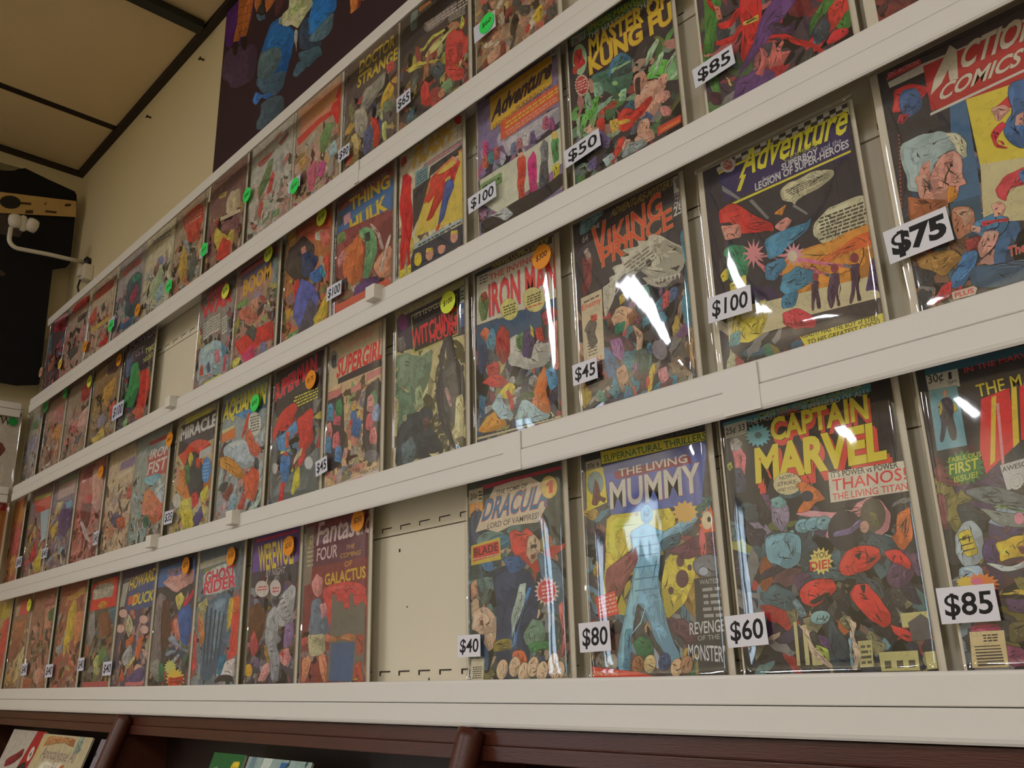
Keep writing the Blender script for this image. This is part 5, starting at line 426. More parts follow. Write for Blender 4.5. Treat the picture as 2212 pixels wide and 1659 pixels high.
["B",-2.9934,0.5646,0.1323,0.251,"leftmost bagged comic on the second shelf, pale with a blue-grey patch and green sticker",13091508,[3,7],[["b",11452139,0,[1064,2175,1972,2173,1864,1923,1072,1952]],["b",9350532,0,[477,2082,1197,2071,1142,1790,486,1857]],["b",15172740,0,[1204,1850,1897,1844,1902,1628,1287,1658]],["b",12039371,0,[331,1592,1594,1550,1592,1050,351,1146]],["b",15707833,0,[1260,1115,1773,1127,1739,809,1268,899]],["f",12,60,[0,0,1657,1350],[15198163,12039371]]],[["o",4777840,[1893,2264,2125,2210,1965,2088],"$40",0]],[130,64]],
["A",-0.8487,0.8234,0.1706,0.264,"bagged comic cut off at the top beside the green dotted tag, tan and red crowd",11639168,[3,7],[["f",46,140,[0,0,1706,2160],[14463373,10703691,15720902,6052955,12554348]],["b",15714885,2,[1218,685,1337,811,1430,806,1417,558,1287,561]],["b",15685714,0,[1071,615,1177,630,1133,497,1058,527]],["b",6973541,2,[1496,667,1721,639,1710,450,1530,447]],["b",15710621,3,[239,628,428,682,569,638,523,460,276,440]],["b",15380109,3,[333,992,541,1030,553,772,348,772]]],[["g",14344175,[55,906,538,932,94,1209],"",0],["o",3993447,[347,1102,500,1006,341,919],"$60",0]],[130,64]],
["A",-1.046,0.8234,0.178,0.264,"bagged comic with a yellow lightning streak and a red horned shape",5984849,[3,7],[["b",15701331,0,[520,2594,837,2559,862,2486,559,2491]],["b",10984600,0,[613,2181,1499,2124,1497,1942,778,1937]],["l",14799300,3,[651,2204,1784,2026,1781,1848,715,2014]],["l",13816260,5,[1275,1948,1726,1884,1723,1707,1297,1797]],["b",10007212,2,[299,2620,520,2594,485,2213,304,2230]],["b",15593373,0,[693,1508,902,1631,1143,1621,1494,1655,1436,1602,1142,1512,963,1457,743,1451]],["b",15724148,0,[567,1675,779,1770,901,1815,1203,1747,1226,1696,865,1754,693,1637]],["b",15593319,0,[1644,1757,1710,1582,1663,1478,1573,1516]],["b",15720808,0,[212,1529,531,1511,963,1294,1141,1189,963,1240,570,1415,265,1424]],["b",15685460,4,[1224,1301,1273,1586,1436,1602,1606,1460,1716,1269,1794,1273,1767,977,1655,914,1486,882,1406,755,1257,797,1223,1035]],["b",11881549,0,[1490,1274,1660,1216,1633,884,1522,992]],["b",15685715,2,[1199,961,1408,1015,1707,669,1650,531,1371,646]],["b",9089668,2,[1058,602,1140,731,1371,706,1404,541,1197,483]],["b",15704712,2,[1034,615,1175,642,1220,470,1081,485]],["b",15682381,3,[574,958,697,1042,795,942,796,746,892,518,785,488,602,630]],["b",5795449,2,[781,1202,1082,1206,1199,961,1023,797]],["b",8098698,0,[346,1176,471,1243,534,1253,348,992]],["b",13800303,0,[767,1574,841,1548,794,1059,745,1087]],["b",6195874,0,[227,605,415,685,356,431,205,456]]],[["g",14212847,[46,709,427,733,40,995],"$65",0]],[130,64]],
["A",-1.2129,0.8234,0.1594,0.264,"bagged comic with two-line yellow title on brown, tag reading $90",7891817,[3,7],[["t",15717201,7,[409,2296,1085,-43,19,232],"DOCTOR"],["t",15717201,7,[364,2000,1220,-70,19,230],"STRANGE"],["b",15690086,0,[1256,1967,1475,1955,1507,1745,1317,1758]],["b",11842728,2,[563,1840,1272,1880,1212,1578,800,1371,434,1468]],["b",15714388,3,[1189,1447,1376,1581,1517,1361,1428,1176,1158,1133,1114,1203]],["b",9281925,2,[1195,1254,1467,1201,1501,951,1230,1001]],["b",13223866,2,[282,1549,579,1489,739,1115,610,801,302,1147]],["b",15717777,2,[188,1059,380,1059,476,583,330,606]],["b",6713761,2,[606,898,814,1029,935,779,839,408,625,465]],["b",15682886,3,[808,1175,1024,1015,1102,741,1086,426,920,461,934,827]],["b",14675858,2,[1181,840,1317,816,1328,444,1221,451]],["f",18,80,[0,0,1594,1485],[10262416,8286573,14206871]]],[["g",14081007,[-56,589,301,591,-9,817],"$90",0]],[130,64]],
["A",-1.3914,0.8234,0.1598,0.264,"bagged comic with orange brush title and red slash, green dotted tag",13876131,[3,7],[["p",15510410,0,[122,2575,1709,2500,1669,1859,137,2030]],["p",15681603,0,[1602,2447,1726,2481,1681,1652,1501,1545,1264,2024]],["t",15709808,8,[243,2211,1222,-89,-5,249],"DAREDEVIL"],["p",15685196,0,[36,1974,854,2032,1585,1955,1481,1857,865,1891,108,1769]],["b",15701584,0,[1595,1798,1702,1821,1626,1282,1517,1287]],["b",8892792,3,[891,1549,1118,1792,1400,1647,1310,1341,1083,1151,949,1216]],["l",12500654,4,[193,1790,909,1745,888,1591,209,1614]],["b",15689650,2,[837,768,965,1007,1128,980,1175,760,1025,632]],["b",15497884,2,[466,1039,753,1209,854,959,777,497,610,521]],["b",12115695,2,[1209,1190,1456,1268,1540,931,1321,937]],["b",15514488,2,[142,1396,398,1430,483,1235,252,1138]],["b",8477275,0,[87,1059,426,1108,488,776,210,850]],["f",16,70,[0,0,1598,1215],[15518620,12493980,15723208]]],[["g",13883887,[-57,733,391,728,-12,990],"",0],["o",3993450,[197,805,322,749,209,678],"$50",0]],[130,64]],
["A",-1.5769,0.8234,0.173,0.264,"bagged comic with slanted dull red title on pale grey, green sticker mid left",14342865,[3,7],[["b",14779516,0,[217,2407,1068,2495,1255,2511,1191,2411,423,2365]],["b",14318964,0,[248,2166,912,2184,885,2086,344,2043]],["b",11693154,0,[1094,2260,1492,2369,1540,2258,1219,2144]],["b",8692084,2,[331,1516,743,1989,972,1990,864,1604,485,1231]],["b",13357265,0,[945,1893,1401,2001,1364,1482,971,1663]],["b",15689058,2,[716,1238,931,1682,1064,1513,930,1198]],["b",15690856,0,[404,941,567,1195,663,1046,556,665]],["b",9682830,0,[1047,672,1341,673,1357,521,1101,524]],["f",20,80,[0,0,1730,1350],[14803161,11717081,9678753,15593447]]],[["o",3927915,[34,1493,162,1437,54,1340],"$80",0]],[130,64]],
["A",-1.7707,0.8234,0.1689,0.264,"bagged comic with a white oval and an orange flame over dark maroon, green dotted tag",10122868,[3,7],[["b",15720123,3,[804,1816,1032,2041,1433,1944,1539,1501,1240,1380,843,1569]],["b",15717502,0,[388,2172,797,2145,775,2003,447,2087]],["b",10514296,0,[693,1402,1545,1164,1491,964,723,1218]],["b",15717991,2,[343,1083,426,1395,743,1097,985,944,1184,1044,1308,927,1249,619,1059,471,586,706]],["b",15682889,2,[576,766,799,1018,1231,736,1248,346,868,322,521,562]],["f",14,80,[0,0,1689,2430],[11964800,8875904,13017747,6774381]],["p",15720391,0,[578,1564,1556,1382,1525,1306,594,1465]]],[["g",13620719,[-155,778,256,796,-131,1036],"",0],["o",3927916,[72,935,219,879,100,775],"$50",0]],[130,64]],
["A",-1.9565,0.8234,0.1569,0.264,"bagged comic with a big red-orange pennant shape and dark shadow on ochre, green tag",13482658,[3,7],[["b",15689557,2,[325,2439,1470,2327,1541,1935,1405,1632,1152,1433,751,1589,603,1953]],["l",15710113,3,[367,2359,1432,2270,1385,2000,520,2109]],["b",15714674,2,[350,1075,504,1685,709,1424,892,760,622,619]],["b",7043962,3,[997,722,1070,1227,1293,1201,1393,929,1242,460,995,489]],["b",12438494,0,[546,1730,752,1710,990,1257,709,1424]],["f",12,70,[0,0,1569,1350],[14535598,11315366]]],[["g",13489391,[-28,545,279,560,13,832],"",0],["o",4255604,[126,672,265,624,160,517],"$45",0]],[130,64]],
["A",-2.1328,0.8234,0.1706,0.264,"bagged comic with a sage green figure on cream, orange sticker at lower left, top shelf",15656905,[3,7],[["l",9472399,2,[287,2520,1487,2406,1482,2179,329,2346]],["b",10530282,2,[737,1829,1070,1831,1133,1555,786,1619]],["b",13625276,2,[380,1193,939,1564,1165,1419,1097,884,877,649,541,886]],["b",11241867,0,[528,1522,798,1806,939,1564,715,1328]],["b",13035247,0,[843,908,1330,1049,1305,568,923,573]],["f",12,70,[0,0,1706,1080],[12767668,15000533,9479071]]],[["o",15703344,[-11,677,179,616,35,499],"$25",0]],[130,64]],
["A",-2.3225,0.8234,0.178,0.264,"bagged comic with dull red title on grey above a dark green mass",13354440,[3,7],[["b",15695740,0,[245,2303,1493,2320,1517,2111,396,2112]],["b",7438216,3,[728,932,685,1875,1440,1941,1759,1630,1718,871,1340,609]],["b",7058329,0,[991,1902,1525,1844,1694,1653,1200,1695]],["b",13134203,0,[979,1376,1402,1625,1580,1174,1192,1043]],["b",6784682,2,[463,753,1467,697,1377,470,582,560]],["f",10,70,[0,540,774,2160],[15395558,9740466]]],[["g",13292015,[-100,687,312,720,3,1002],"",0],["o",4190069,[95,800,273,746,138,655],"$45",0]],[130,64]],
["A",-2.5252,0.8234,0.178,0.264,"bagged comic with a red title on tan and a red box near its foot",14930877,[3,7],[["b",15691874,0,[179,2397,1692,2371,1671,2100,218,2168]],["b",15694448,0,[-62,1685,512,1928,585,1482,100,1421]],["b",8877943,0,[853,1747,1091,1879,1240,1621,980,1566]],["p",15716480,0,[208,1318,1759,1249,1730,1123,260,1161]],["b",15684176,0,[1102,637,1727,694,1735,452,1121,469]],["f",14,70,[0,0,2002,1620],[11183510,13482147,8879999]]],[["o",15703601,[175,768,374,710,237,584],"$30",0]],[130,64]],
["A",-2.7279,0.8234,0.1768,0.264,"bagged comic with a scarlet title over small cream panels and a black foot, top shelf",13876909,[3,7],[["b",15687768,0,[346,2569,1833,2523,1817,2237,439,2313]],["p",7169120,0,[915,2088,1773,2033,1797,1852,992,1872]],["b",15051433,0,[1263,1541,1827,1656,1960,1048,1394,1171]],["p",7894902,0,[557,1124,1348,1084,1348,871,689,768]],["f",12,60,[0,0,1768,1890],[12695209,9077636,15061449]]],[["o",15715432,[108,825,333,764,182,630],"$30",0]],[130,64]],
["A",-2.8937,0.8234,0.1613,0.264,"leftmost bagged comic on the top shelf, dark with a deep red title block",7562860,[3,7],[["b",13389406,0,[265,2502,1578,2402,1585,1946,372,2235]],["p",15710147,0,[272,2704,1680,2567,1731,2429,315,2596]],["b",14119546,0,[839,1712,1309,1802,1346,1490,886,1592]],["b",14126704,0,[274,1185,878,1398,856,1028,379,929]],["b",9284288,0,[-365,2298,172,2295,358,1621,-207,1703]]],[["o",15708045,[-116,1060,183,981,-30,854],"$30",0]],[130,64]],
]
BANNER = [
["b",6828942,0,[-118,7397,1479,6311,1537,5176,1051,4672,179,5033,29,6137]],
["b",5981283,0,[179,5033,1943,4132,1897,3134,649,3575,70,4165]],
["b",13531712,0,[675,6458,1124,6159,1174,5463,922,4912,858,4870,574,5015,555,5137,733,5549]],
["b",14319940,0,[1185,6063,1543,5826,1467,5356,1295,4764,995,4908,1030,5143]],
["b",3287084,0,[572,5030,856,4884,862,4516,749,4489,609,4613]],
["b",3287084,0,[995,4908,1295,4764,1382,4366,1237,4346,1099,4509]],
["p",6833204,0,[661,6042,1570,5616,1573,5599,665,6018]],
["p",6833204,0,[702,5764,1606,5349,1608,5331,705,5740]],
["p",6833204,0,[742,5488,1640,5084,1643,5067,746,5464]],
["p",6833204,0,[782,5215,1675,4821,1677,4804,786,5191]],
["b",14124111,0,[1635,5819,2030,5557,1977,5269,1762,5194,1640,5435]],
["b",14319948,0,[2223,5429,2829,5026,2549,4870,2292,4853,2217,5113]],
["b",4341828,0,[1969,5328,2213,5142,2289,4881,1909,5100,1758,5223]],
["b",5996969,0,[1766,5165,2068,4891,2252,4826,2272,4656,2040,4764,1833,4988]],
["b",6831432,0,[2789,5000,3281,4674,3021,4409,2767,4444,2730,4779]],
["b",2651080,5,[2611,4338,2998,4246,3498,3729,3862,3211,3737,2901,3607,2643,3517,2386,3071,2472,2511,3035,2165,3767,2314,3958,2459,4176]],
["b",3047896,0,[2894,4058,3593,3571,3705,3235,3318,3152,2615,3574,2374,3820]],
["b",6652302,5,[2524,3628,2875,3493,3189,3230,3255,2995,3154,2811,2798,2724,2284,2817,2071,3137,2062,3547,2165,3767]],
["b",5403534,4,[2078,3082,2543,2770,3383,2534,3517,2386,3431,2079,2953,2083,2314,2578,2059,2893]],
["b",4753635,3,[2040,2704,2421,2397,2944,2158,2615,2171,2340,2369,2138,2282,1915,2512]],
["b",5598590,5,[2363,2186,2953,2083,3462,1782,3499,1438,3194,1366,2704,1433,2456,1441,2232,1555,2202,1786,2398,1901]],
["b",5138038,3,[2854,1544,3336,1500,3123,1287,2791,1388]],
["b",4347247,3,[3939,3211,4104,3469,4372,3419,4483,2992,4731,2629,5044,2254,4530,2426,4100,2684]],
["b",3182063,4,[4381,3317,4508,3571,4685,4131,5654,3472,5557,2844,5277,2910,4962,2878,4693,2652,4415,2917]],
["b",6654109,4,[4463,2794,4859,2827,5349,2863,5474,2783,5445,2460,5246,2358,4741,2507,4473,2670]],
["b",5140614,4,[3991,2655,4453,2472,4937,2273,5066,1970,4710,1998,4456,2009,4085,2458]],
["b",5403530,4,[3809,2172,4014,2405,4480,2156,4347,2003,4054,1987]],
["b",15199936,5,[3122,4243,3447,4236,3481,4694,4391,4085,4576,3647,4286,3546,4104,3469,3925,3364,3666,3623,3418,3730,3200,3891]],
["b",13098389,2,[3455,4155,3939,4040,4201,4089,4105,3882,3641,3886]],
["b",13094856,0,[3804,3415,3929,3313,3922,2981,3910,2703,3819,3044]],
["b",12041137,0,[2998,4246,3145,4203,3150,3973,2971,4111]],
["b",15700812,0,[6107,2847,6425,2635,6376,2336,6100,2371,6106,2578]],
["b",9979708,0,[6359,2679,6523,2570,6472,2317,6359,2336]],
["b",13074767,0,[6491,2591,6748,2421,6563,2389]]]
BAGAMP = {16: .0065, 15: .009, 17: .007, 2: .006, 1: .0065}                                   # extra puffiness of single sleeves
LAMPNAME = {(1, 2): 'ceiling light nearest the left wall and the comics', (1, 4): 'ceiling light near the left wall, far from the comics', (5, 2): 'ceiling light right above and behind the photographer', (5, 4): 'ceiling light in the middle at the back of the shop', (8, 2): 'ceiling light near the right wall of the shop'}
BAGSEED = {16: 37, 15: 6, 17: 54, 2: 40, 1: 21}         # fold pattern of single sleeves
# ------------------------------------------------------------------ materials
M_WALL = mat('painted_wall', (222, 209, 172), .7, .05, 3, .15, 120)
M_TILE = mat('ceiling_tile', (226, 204, 160), .9, .05, 6, .35, 220)
M_TRIM = mat('dark_ceiling_grid', (38, 28, 22), .6, .2, 30)
M_TRACK = mat('black_track', (28, 32, 28), .45, .15, 30)
M_FLOOR = mat('floor_carpet', (112, 100, 88), .95, .2, 60)
M_PVC = mat('white_pvc', (229, 227, 222), .42, .02, 14, .05, 60, .4)
M_PVCY = mat('aged_pvc_clip', (229, 226, 216), .5, .02, 20)
M_PANEL = mat('cream_panel', (222, 214, 192), .55, .025, 8, .06, 40)
M_SLOT = mat('panel_slot', (52, 42, 32), .9)
M_BOARD = mat('backing_board', (236, 230, 214), .7, .03, 20)
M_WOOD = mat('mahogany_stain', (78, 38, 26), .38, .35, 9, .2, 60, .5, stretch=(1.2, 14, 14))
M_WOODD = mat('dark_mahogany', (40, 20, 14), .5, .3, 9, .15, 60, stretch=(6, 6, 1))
M_CLOTH = mat('black_cotton', (9, 9, 9), .95, .3, 40, .4, 400)
M_STEEL = mat('white_enamel', (222, 216, 204), .4, .03, 30)
M_TROF = mat('troffer_white', (225, 225, 220), .5)
M_DIFF = emit('tube_diffuser', (.96, .95, 1.0), TUBE)
M_PRINT = print_mat('printed_cover', True)
M_FLAT = print_mat('printed_paper', False)
M_FILM = film_mat()
M_GLASS = film_mat(); M_GLASS.name = 'window_glass'

WY, LX, CZ = .065, -3.02, EYE + 1.712         # back wall plane, left wall plane, ceiling height
RX, FY = 2.6, -6.2

# ------------------------------------------------------------------ room shell
def struct(o): o['kind'] = 'structure'; return o
struct(box('floor', LX - .1, RX + .1, FY - .1, WY + .1, -.1, 0, M_FLOOR))
wall = struct(box('wall_back', LX - .1, RX + .1, WY, WY + .1, 0, CZ + .1, M_WALL))
struct(box('wall_right', RX, RX + .1, FY - .1, WY + .1, 0, CZ + .1, M_WALL))
struct(box('wall_front', LX - .1, RX + .1, FY - .1, FY, 0, CZ + .1, M_WALL))
# left wall with the shop window opening (behind the photographer's left)
W0, W1, WZ0, WZ1 = -2.95, -2.3, .55, 2.25
bm = bmesh.new()
box_bm(bm, LX - .1, LX, W1, WY + .1, 0, CZ + .1); box_bm(bm, LX - .1, LX, FY - .1, W0, 0, CZ + .1)
box_bm(bm, LX - .1, LX, W0, W1, 0, WZ0); box_bm(bm, LX - .1, LX, W0, W1, WZ1, CZ + .1)
me = bpy.data.meshes.new('wall_left'); bm.to_mesh(me); bm.free()
struct(link('wall_left', me, M_WALL))
win = struct(empty('window_1', (LX, W1, WZ0)))
def under(o, parent):
    o.parent = parent; o.matrix_parent_inverse = Matrix.Translation(-parent.location); return o
WS = [W0, W0 + .42, W1]
for y in WS:
    under(box('mullion', LX - .07, LX - .02, y - .03, y + .03, WZ0, WZ1, M_TRIM), win)
for z in (WZ0 + .02, WZ1 - .02):
    under(box('window_rail', LX - .07, LX - .02, W0, W1, z - .02, z + .02, M_TRIM), win)
for y, y2 in zip(WS, WS[1:]):
    under(box('pane', LX - .048, LX - .042, y + .03, y2 - .03, WZ0 + .04, WZ1 - .04, M_GLASS), win)

# ceiling: dark grid with lay-in tiles, each a piece of the ceiling
ceil = struct(box('ceiling', LX - .1, RX + .1, FY - .1, WY + .1, CZ + .012, CZ + .1, M_TRIM))
TX0, TP = -2.658, .613                        # first grid bar, tile pitch
xs = [LX + .012] + [TX0 + TP * i for i in range(9)] + [RX]
ys = [WY - .012] + [WY - .012 - 1.22 * i - 1.05 for i in range(5)] + [FY]
LIGHTS = {(1, 2), (1, 4), (5, 2), (5, 4), (8, 2)}
tile_me = {}
for i in range(len(xs) - 1):
    for j in range(len(ys) - 1):
        x0, x1, y1, y0 = xs[i] + .011, xs[i + 1] - .011, ys[j] - .011, ys[j + 1] + .011
        if (i, j) in LIGHTS or x1 - x0 < .02 or y1 - y0 < .02: continue
        k = (round(x1 - x0, 4), round(y1 - y0, 4))
        if k not in tile_me:
            bm = bmesh.new(); box_bm(bm, 0, k[0], 0, k[1], 0, .014, .002)
            tile_me[k] = bpy.data.meshes.new('ceiling_tile'); bm.to_mesh(tile_me[k]); bm.free()
        link('ceiling_tile', tile_me[k], M_TILE, None, (x0, y0, CZ))
        o = col.objects[-1]; o.parent = ceil
for i in range(1, len(xs) - 1):
    o = box('grid_bar', xs[i] - .012, xs[i] + .012, FY, WY - .02, CZ - .003, CZ + .013, M_TRIM); o.parent = ceil
for j in range(1, len(ys) - 1):
    o = box('grid_bar', LX, RX, ys[j] - .012, ys[j] + .012, CZ - .0025, CZ + .013, M_TRIM); o.parent = ceil
struct(box('trim_1', LX, RX, WY - .022, WY, CZ - .012, CZ + .012, M_TRIM))
struct(box('trim_2', LX, LX + .022, FY, WY - .022, CZ - .012, CZ + .012, M_TRIM))
tr = box('ceiling_track', xs[2] + .014, xs[2] + .052, -3.0, WY - .03, CZ - .026, CZ - .004, M_TRACK, bev=.004)
tag(tr, 'black metal track running across the ceiling tiles to the wall', 'track')
for (i, j) in LIGHTS:
    x0, x1, y1, y0 = xs[i] + .011, xs[i + 1] - .011, ys[j] - .011, ys[j + 1] + .011
    f = empty('ceiling_light', (x0, y0, CZ))
    tag(f, LAMPNAME[(i, j)], 'light', 'fluorescent ceiling lights')
    w, d = x1 - x0, y1 - y0
    bm = bmesh.new(); e = w / 2 - .14
    box_bm(bm, 0, w, 0, .03, 0, .02); box_bm(bm, 0, w, d - .03, d, 0, .02); box_bm(bm, 0, e, .03, d - .03, 0, .02); box_bm(bm, w - e, w, .03, d - .03, 0, .02)
    me = bpy.data.meshes.new('light_frame'); bm.to_mesh(me); bm.free(); link('light_frame', me, M_TROF, f)
    link('diffuser', pydata('diffuser', [(e, .03, .006), (w - e, .03, .006), (w - e, d - .03, .006), (e, d - .03, .006)], [(0, 3, 2, 1)]), M_DIFF, f)

# ------------------------------------------------------------------ cream slotted backing panels behind the comics
RAILS = [(1.474, 1.457, 1.440), (1.142, 1.113, 1.080), (.781, .749, .716), (.384, .350, .315), (-.011, -.047, -.083)]
RAILS = [tuple(EYE + v * .725 for v in r) for r in RAILS]
LEFT = [-2.815, -2.885, -2.93, -2.955, -2.955]
PY = .022
for r in range(4):
    zt, zb = RAILS[r][2] - .0, RAILS[r + 1][1]
    pz1, pz0 = zt + .03, zb + .002
    lip = pz1 - .062
    x = LX + .002
    while x < 1.5:
        w = 1.22
        o = box('panel', x, x + w - .0015, PY, PY + .02, pz0, lip - .0015, M_PANEL, wall, .0006)
        o = box('panel', x, x + w - .0015, PY - .0008, PY + .02, lip, pz1 + .004, M_PANEL, wall, .0006)
        x += w
    for z, zz in ((lip + .011, 1), (pz0 + .036, 0)):
        bm = bmesh.new(); x = LX + .02
        while x < 1.3:
            box_bm(bm, x, x + .024, PY - .0012, PY + .0006, z, z + .0016)
            box_bm(bm, x, x + .0018, PY - .0012, PY + .0006, z - .005, z)
            x += .0452
        me = bpy.data.meshes.new('slots'); bm.to_mesh(me); bm.free()
        tag(link('slots', me, M_SLOT, wall), kind='stuff')
bm = bmesh.new()
for x, z, s in ((-1.06, EYE + .17, .003), (-.99, EYE - .008, .002), (-1.04, EYE + .09, .0015)):
    box_bm(bm, x, x + s, PY - .0006, PY + .0006, z, z + s * 1.6)
me = bpy.data.meshes.new('scuff_mark'); bm.to_mesh(me); bm.free(); link('scuff_mark', me, M_SLOT, wall)
for x, z in ((-2.05, 1.628), (-2.41, 1.630)):
    bm = bmesh.new(); box_bm(bm, x - .002, x + .002, WY - .012, WY, EYE + z, EYE + z + .004); box_bm(bm, x - .006, x + .006, WY - .014, WY - .011, EYE + z - .001, EYE + z + .004)
    me = bpy.data.meshes.new('nail'); bm.to_mesh(me); bm.free()
    n = link('nail', me, M_TRIM)
    tag(n, 'small dark nail in the wall near the ceiling, ' + ('the one closer to the purple banner' if x > -2.2 else 'the one further left from the banner'), 'nail', 'wall nails')

# ------------------------------------------------------------------ white display rails
names = ['narrow white top rail below the purple banner', 'white grooved rail under the top row of comics', 'white grooved rail carrying the second row of comics', 'white grooved rail above the bottom row of comics', 'lowest white grooved rail just above the brown bookcase']
XR = 1.3
for i, (zt, zg, zb) in enumerate(RAILS):
    root = empty('display_rail', (0, 0, 0)); tag(root, names[i], 'rail', 'white display rails')
    x0 = LEFT[i]; mi = .5
    if i > 0:
        f = -.035
        prism('lip', [(f + .004, zg + .0004), (f + .0008, zg + .0005), (f, zg + .0014), (f, zt - .003), (f + .0008, zt - .0008), (f + .002, zt), (f + .0035, zt - .001), (f + .004, zt - .003)], x0, XR, M_PVC, root, mi)
        prism('ledge', [(f + .003, zt - .0078), (f + .003, zt - .0052), (PY - .001, zt - .0052), (PY - .001, zt - .0078)], x0, XR, M_PVC, root, 0)
    f = -.0362; top = zg if i else zt
    prism('header', [(f + .004, top - .0003), (f + .0008, top - .0003), (f, top - .0012), (f, zb + .005), (f + .0007, zb + .002), (f + .002, zb), (f + .0035, zb + .0004), (f + .004, zb + .0025)], x0, XR, M_PVC, root, mi)
    ft = top - .0012 if i else top + .0012
    prism('header_flange', [(f + .002, ft - .0012), (f + .002, ft), (-.013, ft), (-.013, ft - .0012)], x0, XR, M_PVC, root, 0)
    for cx, w, dz in {2: [(-1.047, .024, 0), (-1.785, .026, 0)], 3: [(-1.813, .026, 0), (-1.464, .024, 0)]}.get(i, []):
        bm = bmesh.new()
        box_bm(bm, cx - w / 2, cx + w / 2, -.050, -.0335, zg + .004, zt + .004, .0018)
        box_bm(bm, cx - w / 2 + .003, cx + w / 2 - .003, -.040, -.027, zt - .002, zt + .006, .0015)
        me = bpy.data.meshes.new('clip'); bm.to_mesh(me); bm.free(); link('clip', me, M_PVCY, root)
    for cx, w in {3: [(-.455, .04), (-.77, .03)], 1: [(-1.12, .012)]}.get(i, []):
        prism('joint_sleeve', [(-.0372, zb + .001), (-.0372, zt - .004), (-.0366, zt - .002), (-.0356, zt - .002), (-.0356, zb + .001)], cx, cx + w, M_PVC, root, 0)

# ------------------------------------------------------------------ bagged comics
def film_mesh(w, h, seed, amp, dep=.0):
    """one soft pillow-shaped polythene sleeve"""
    rng = random.Random(seed); nx, nz = 14, 20
    ph = [(rng.uniform(0, 6.28), rng.uniform(18, 55), rng.uniform(-14, 14), rng.uniform(.2, 1)) for _ in range(6)]
    vs = []; fs = []
    for j in range(nz + 1):
        for i in range(nx + 1):
            u, v = i / nx, j / nz
            e = (1 - (2 * u - 1) ** 6) * (1 - (2 * v - 1) ** 8)
            d = sum(a * math.sin(kx * u * w + kz * v * h + p) for p, kx, kz, a in ph) / 3.2
            tw = math.sin(ph[0][0] + 3.0 * v + 4.5 * u)
            vs.append((u * w, -(.0012 + e * (.0025 + amp * (.5 + .28 * d + .22 * tw))), v * h))
    for j in range(nz):
        for i in range(nx):
            a = j * (nx + 1) + i; fs.append((a, a + 1, a + nx + 2, a + nx + 1))
    n = len(vs); vs += [(0, .0032, 0), (w, .0032, 0), (w, .0032, h), (0, .0032, h)]
    L = [j * (nx + 1) for j in range(nz + 1)]; Rr = [j * (nx + 1) + nx for j in range(nz + 1)]
    B = list(range(nx + 1)); T = [nz * (nx + 1) + i for i in range(nx + 1)]
    fs += [tuple([n, n + 3] + L[::-1])[::1], tuple([n + 2, n + 1] + Rr), tuple([n + 1, n] + B), tuple([n + 3, n + 2] + T[::-1]), (n, n + 1, n + 2, n + 3)]
    return pydata('sleeve', vs, fs)

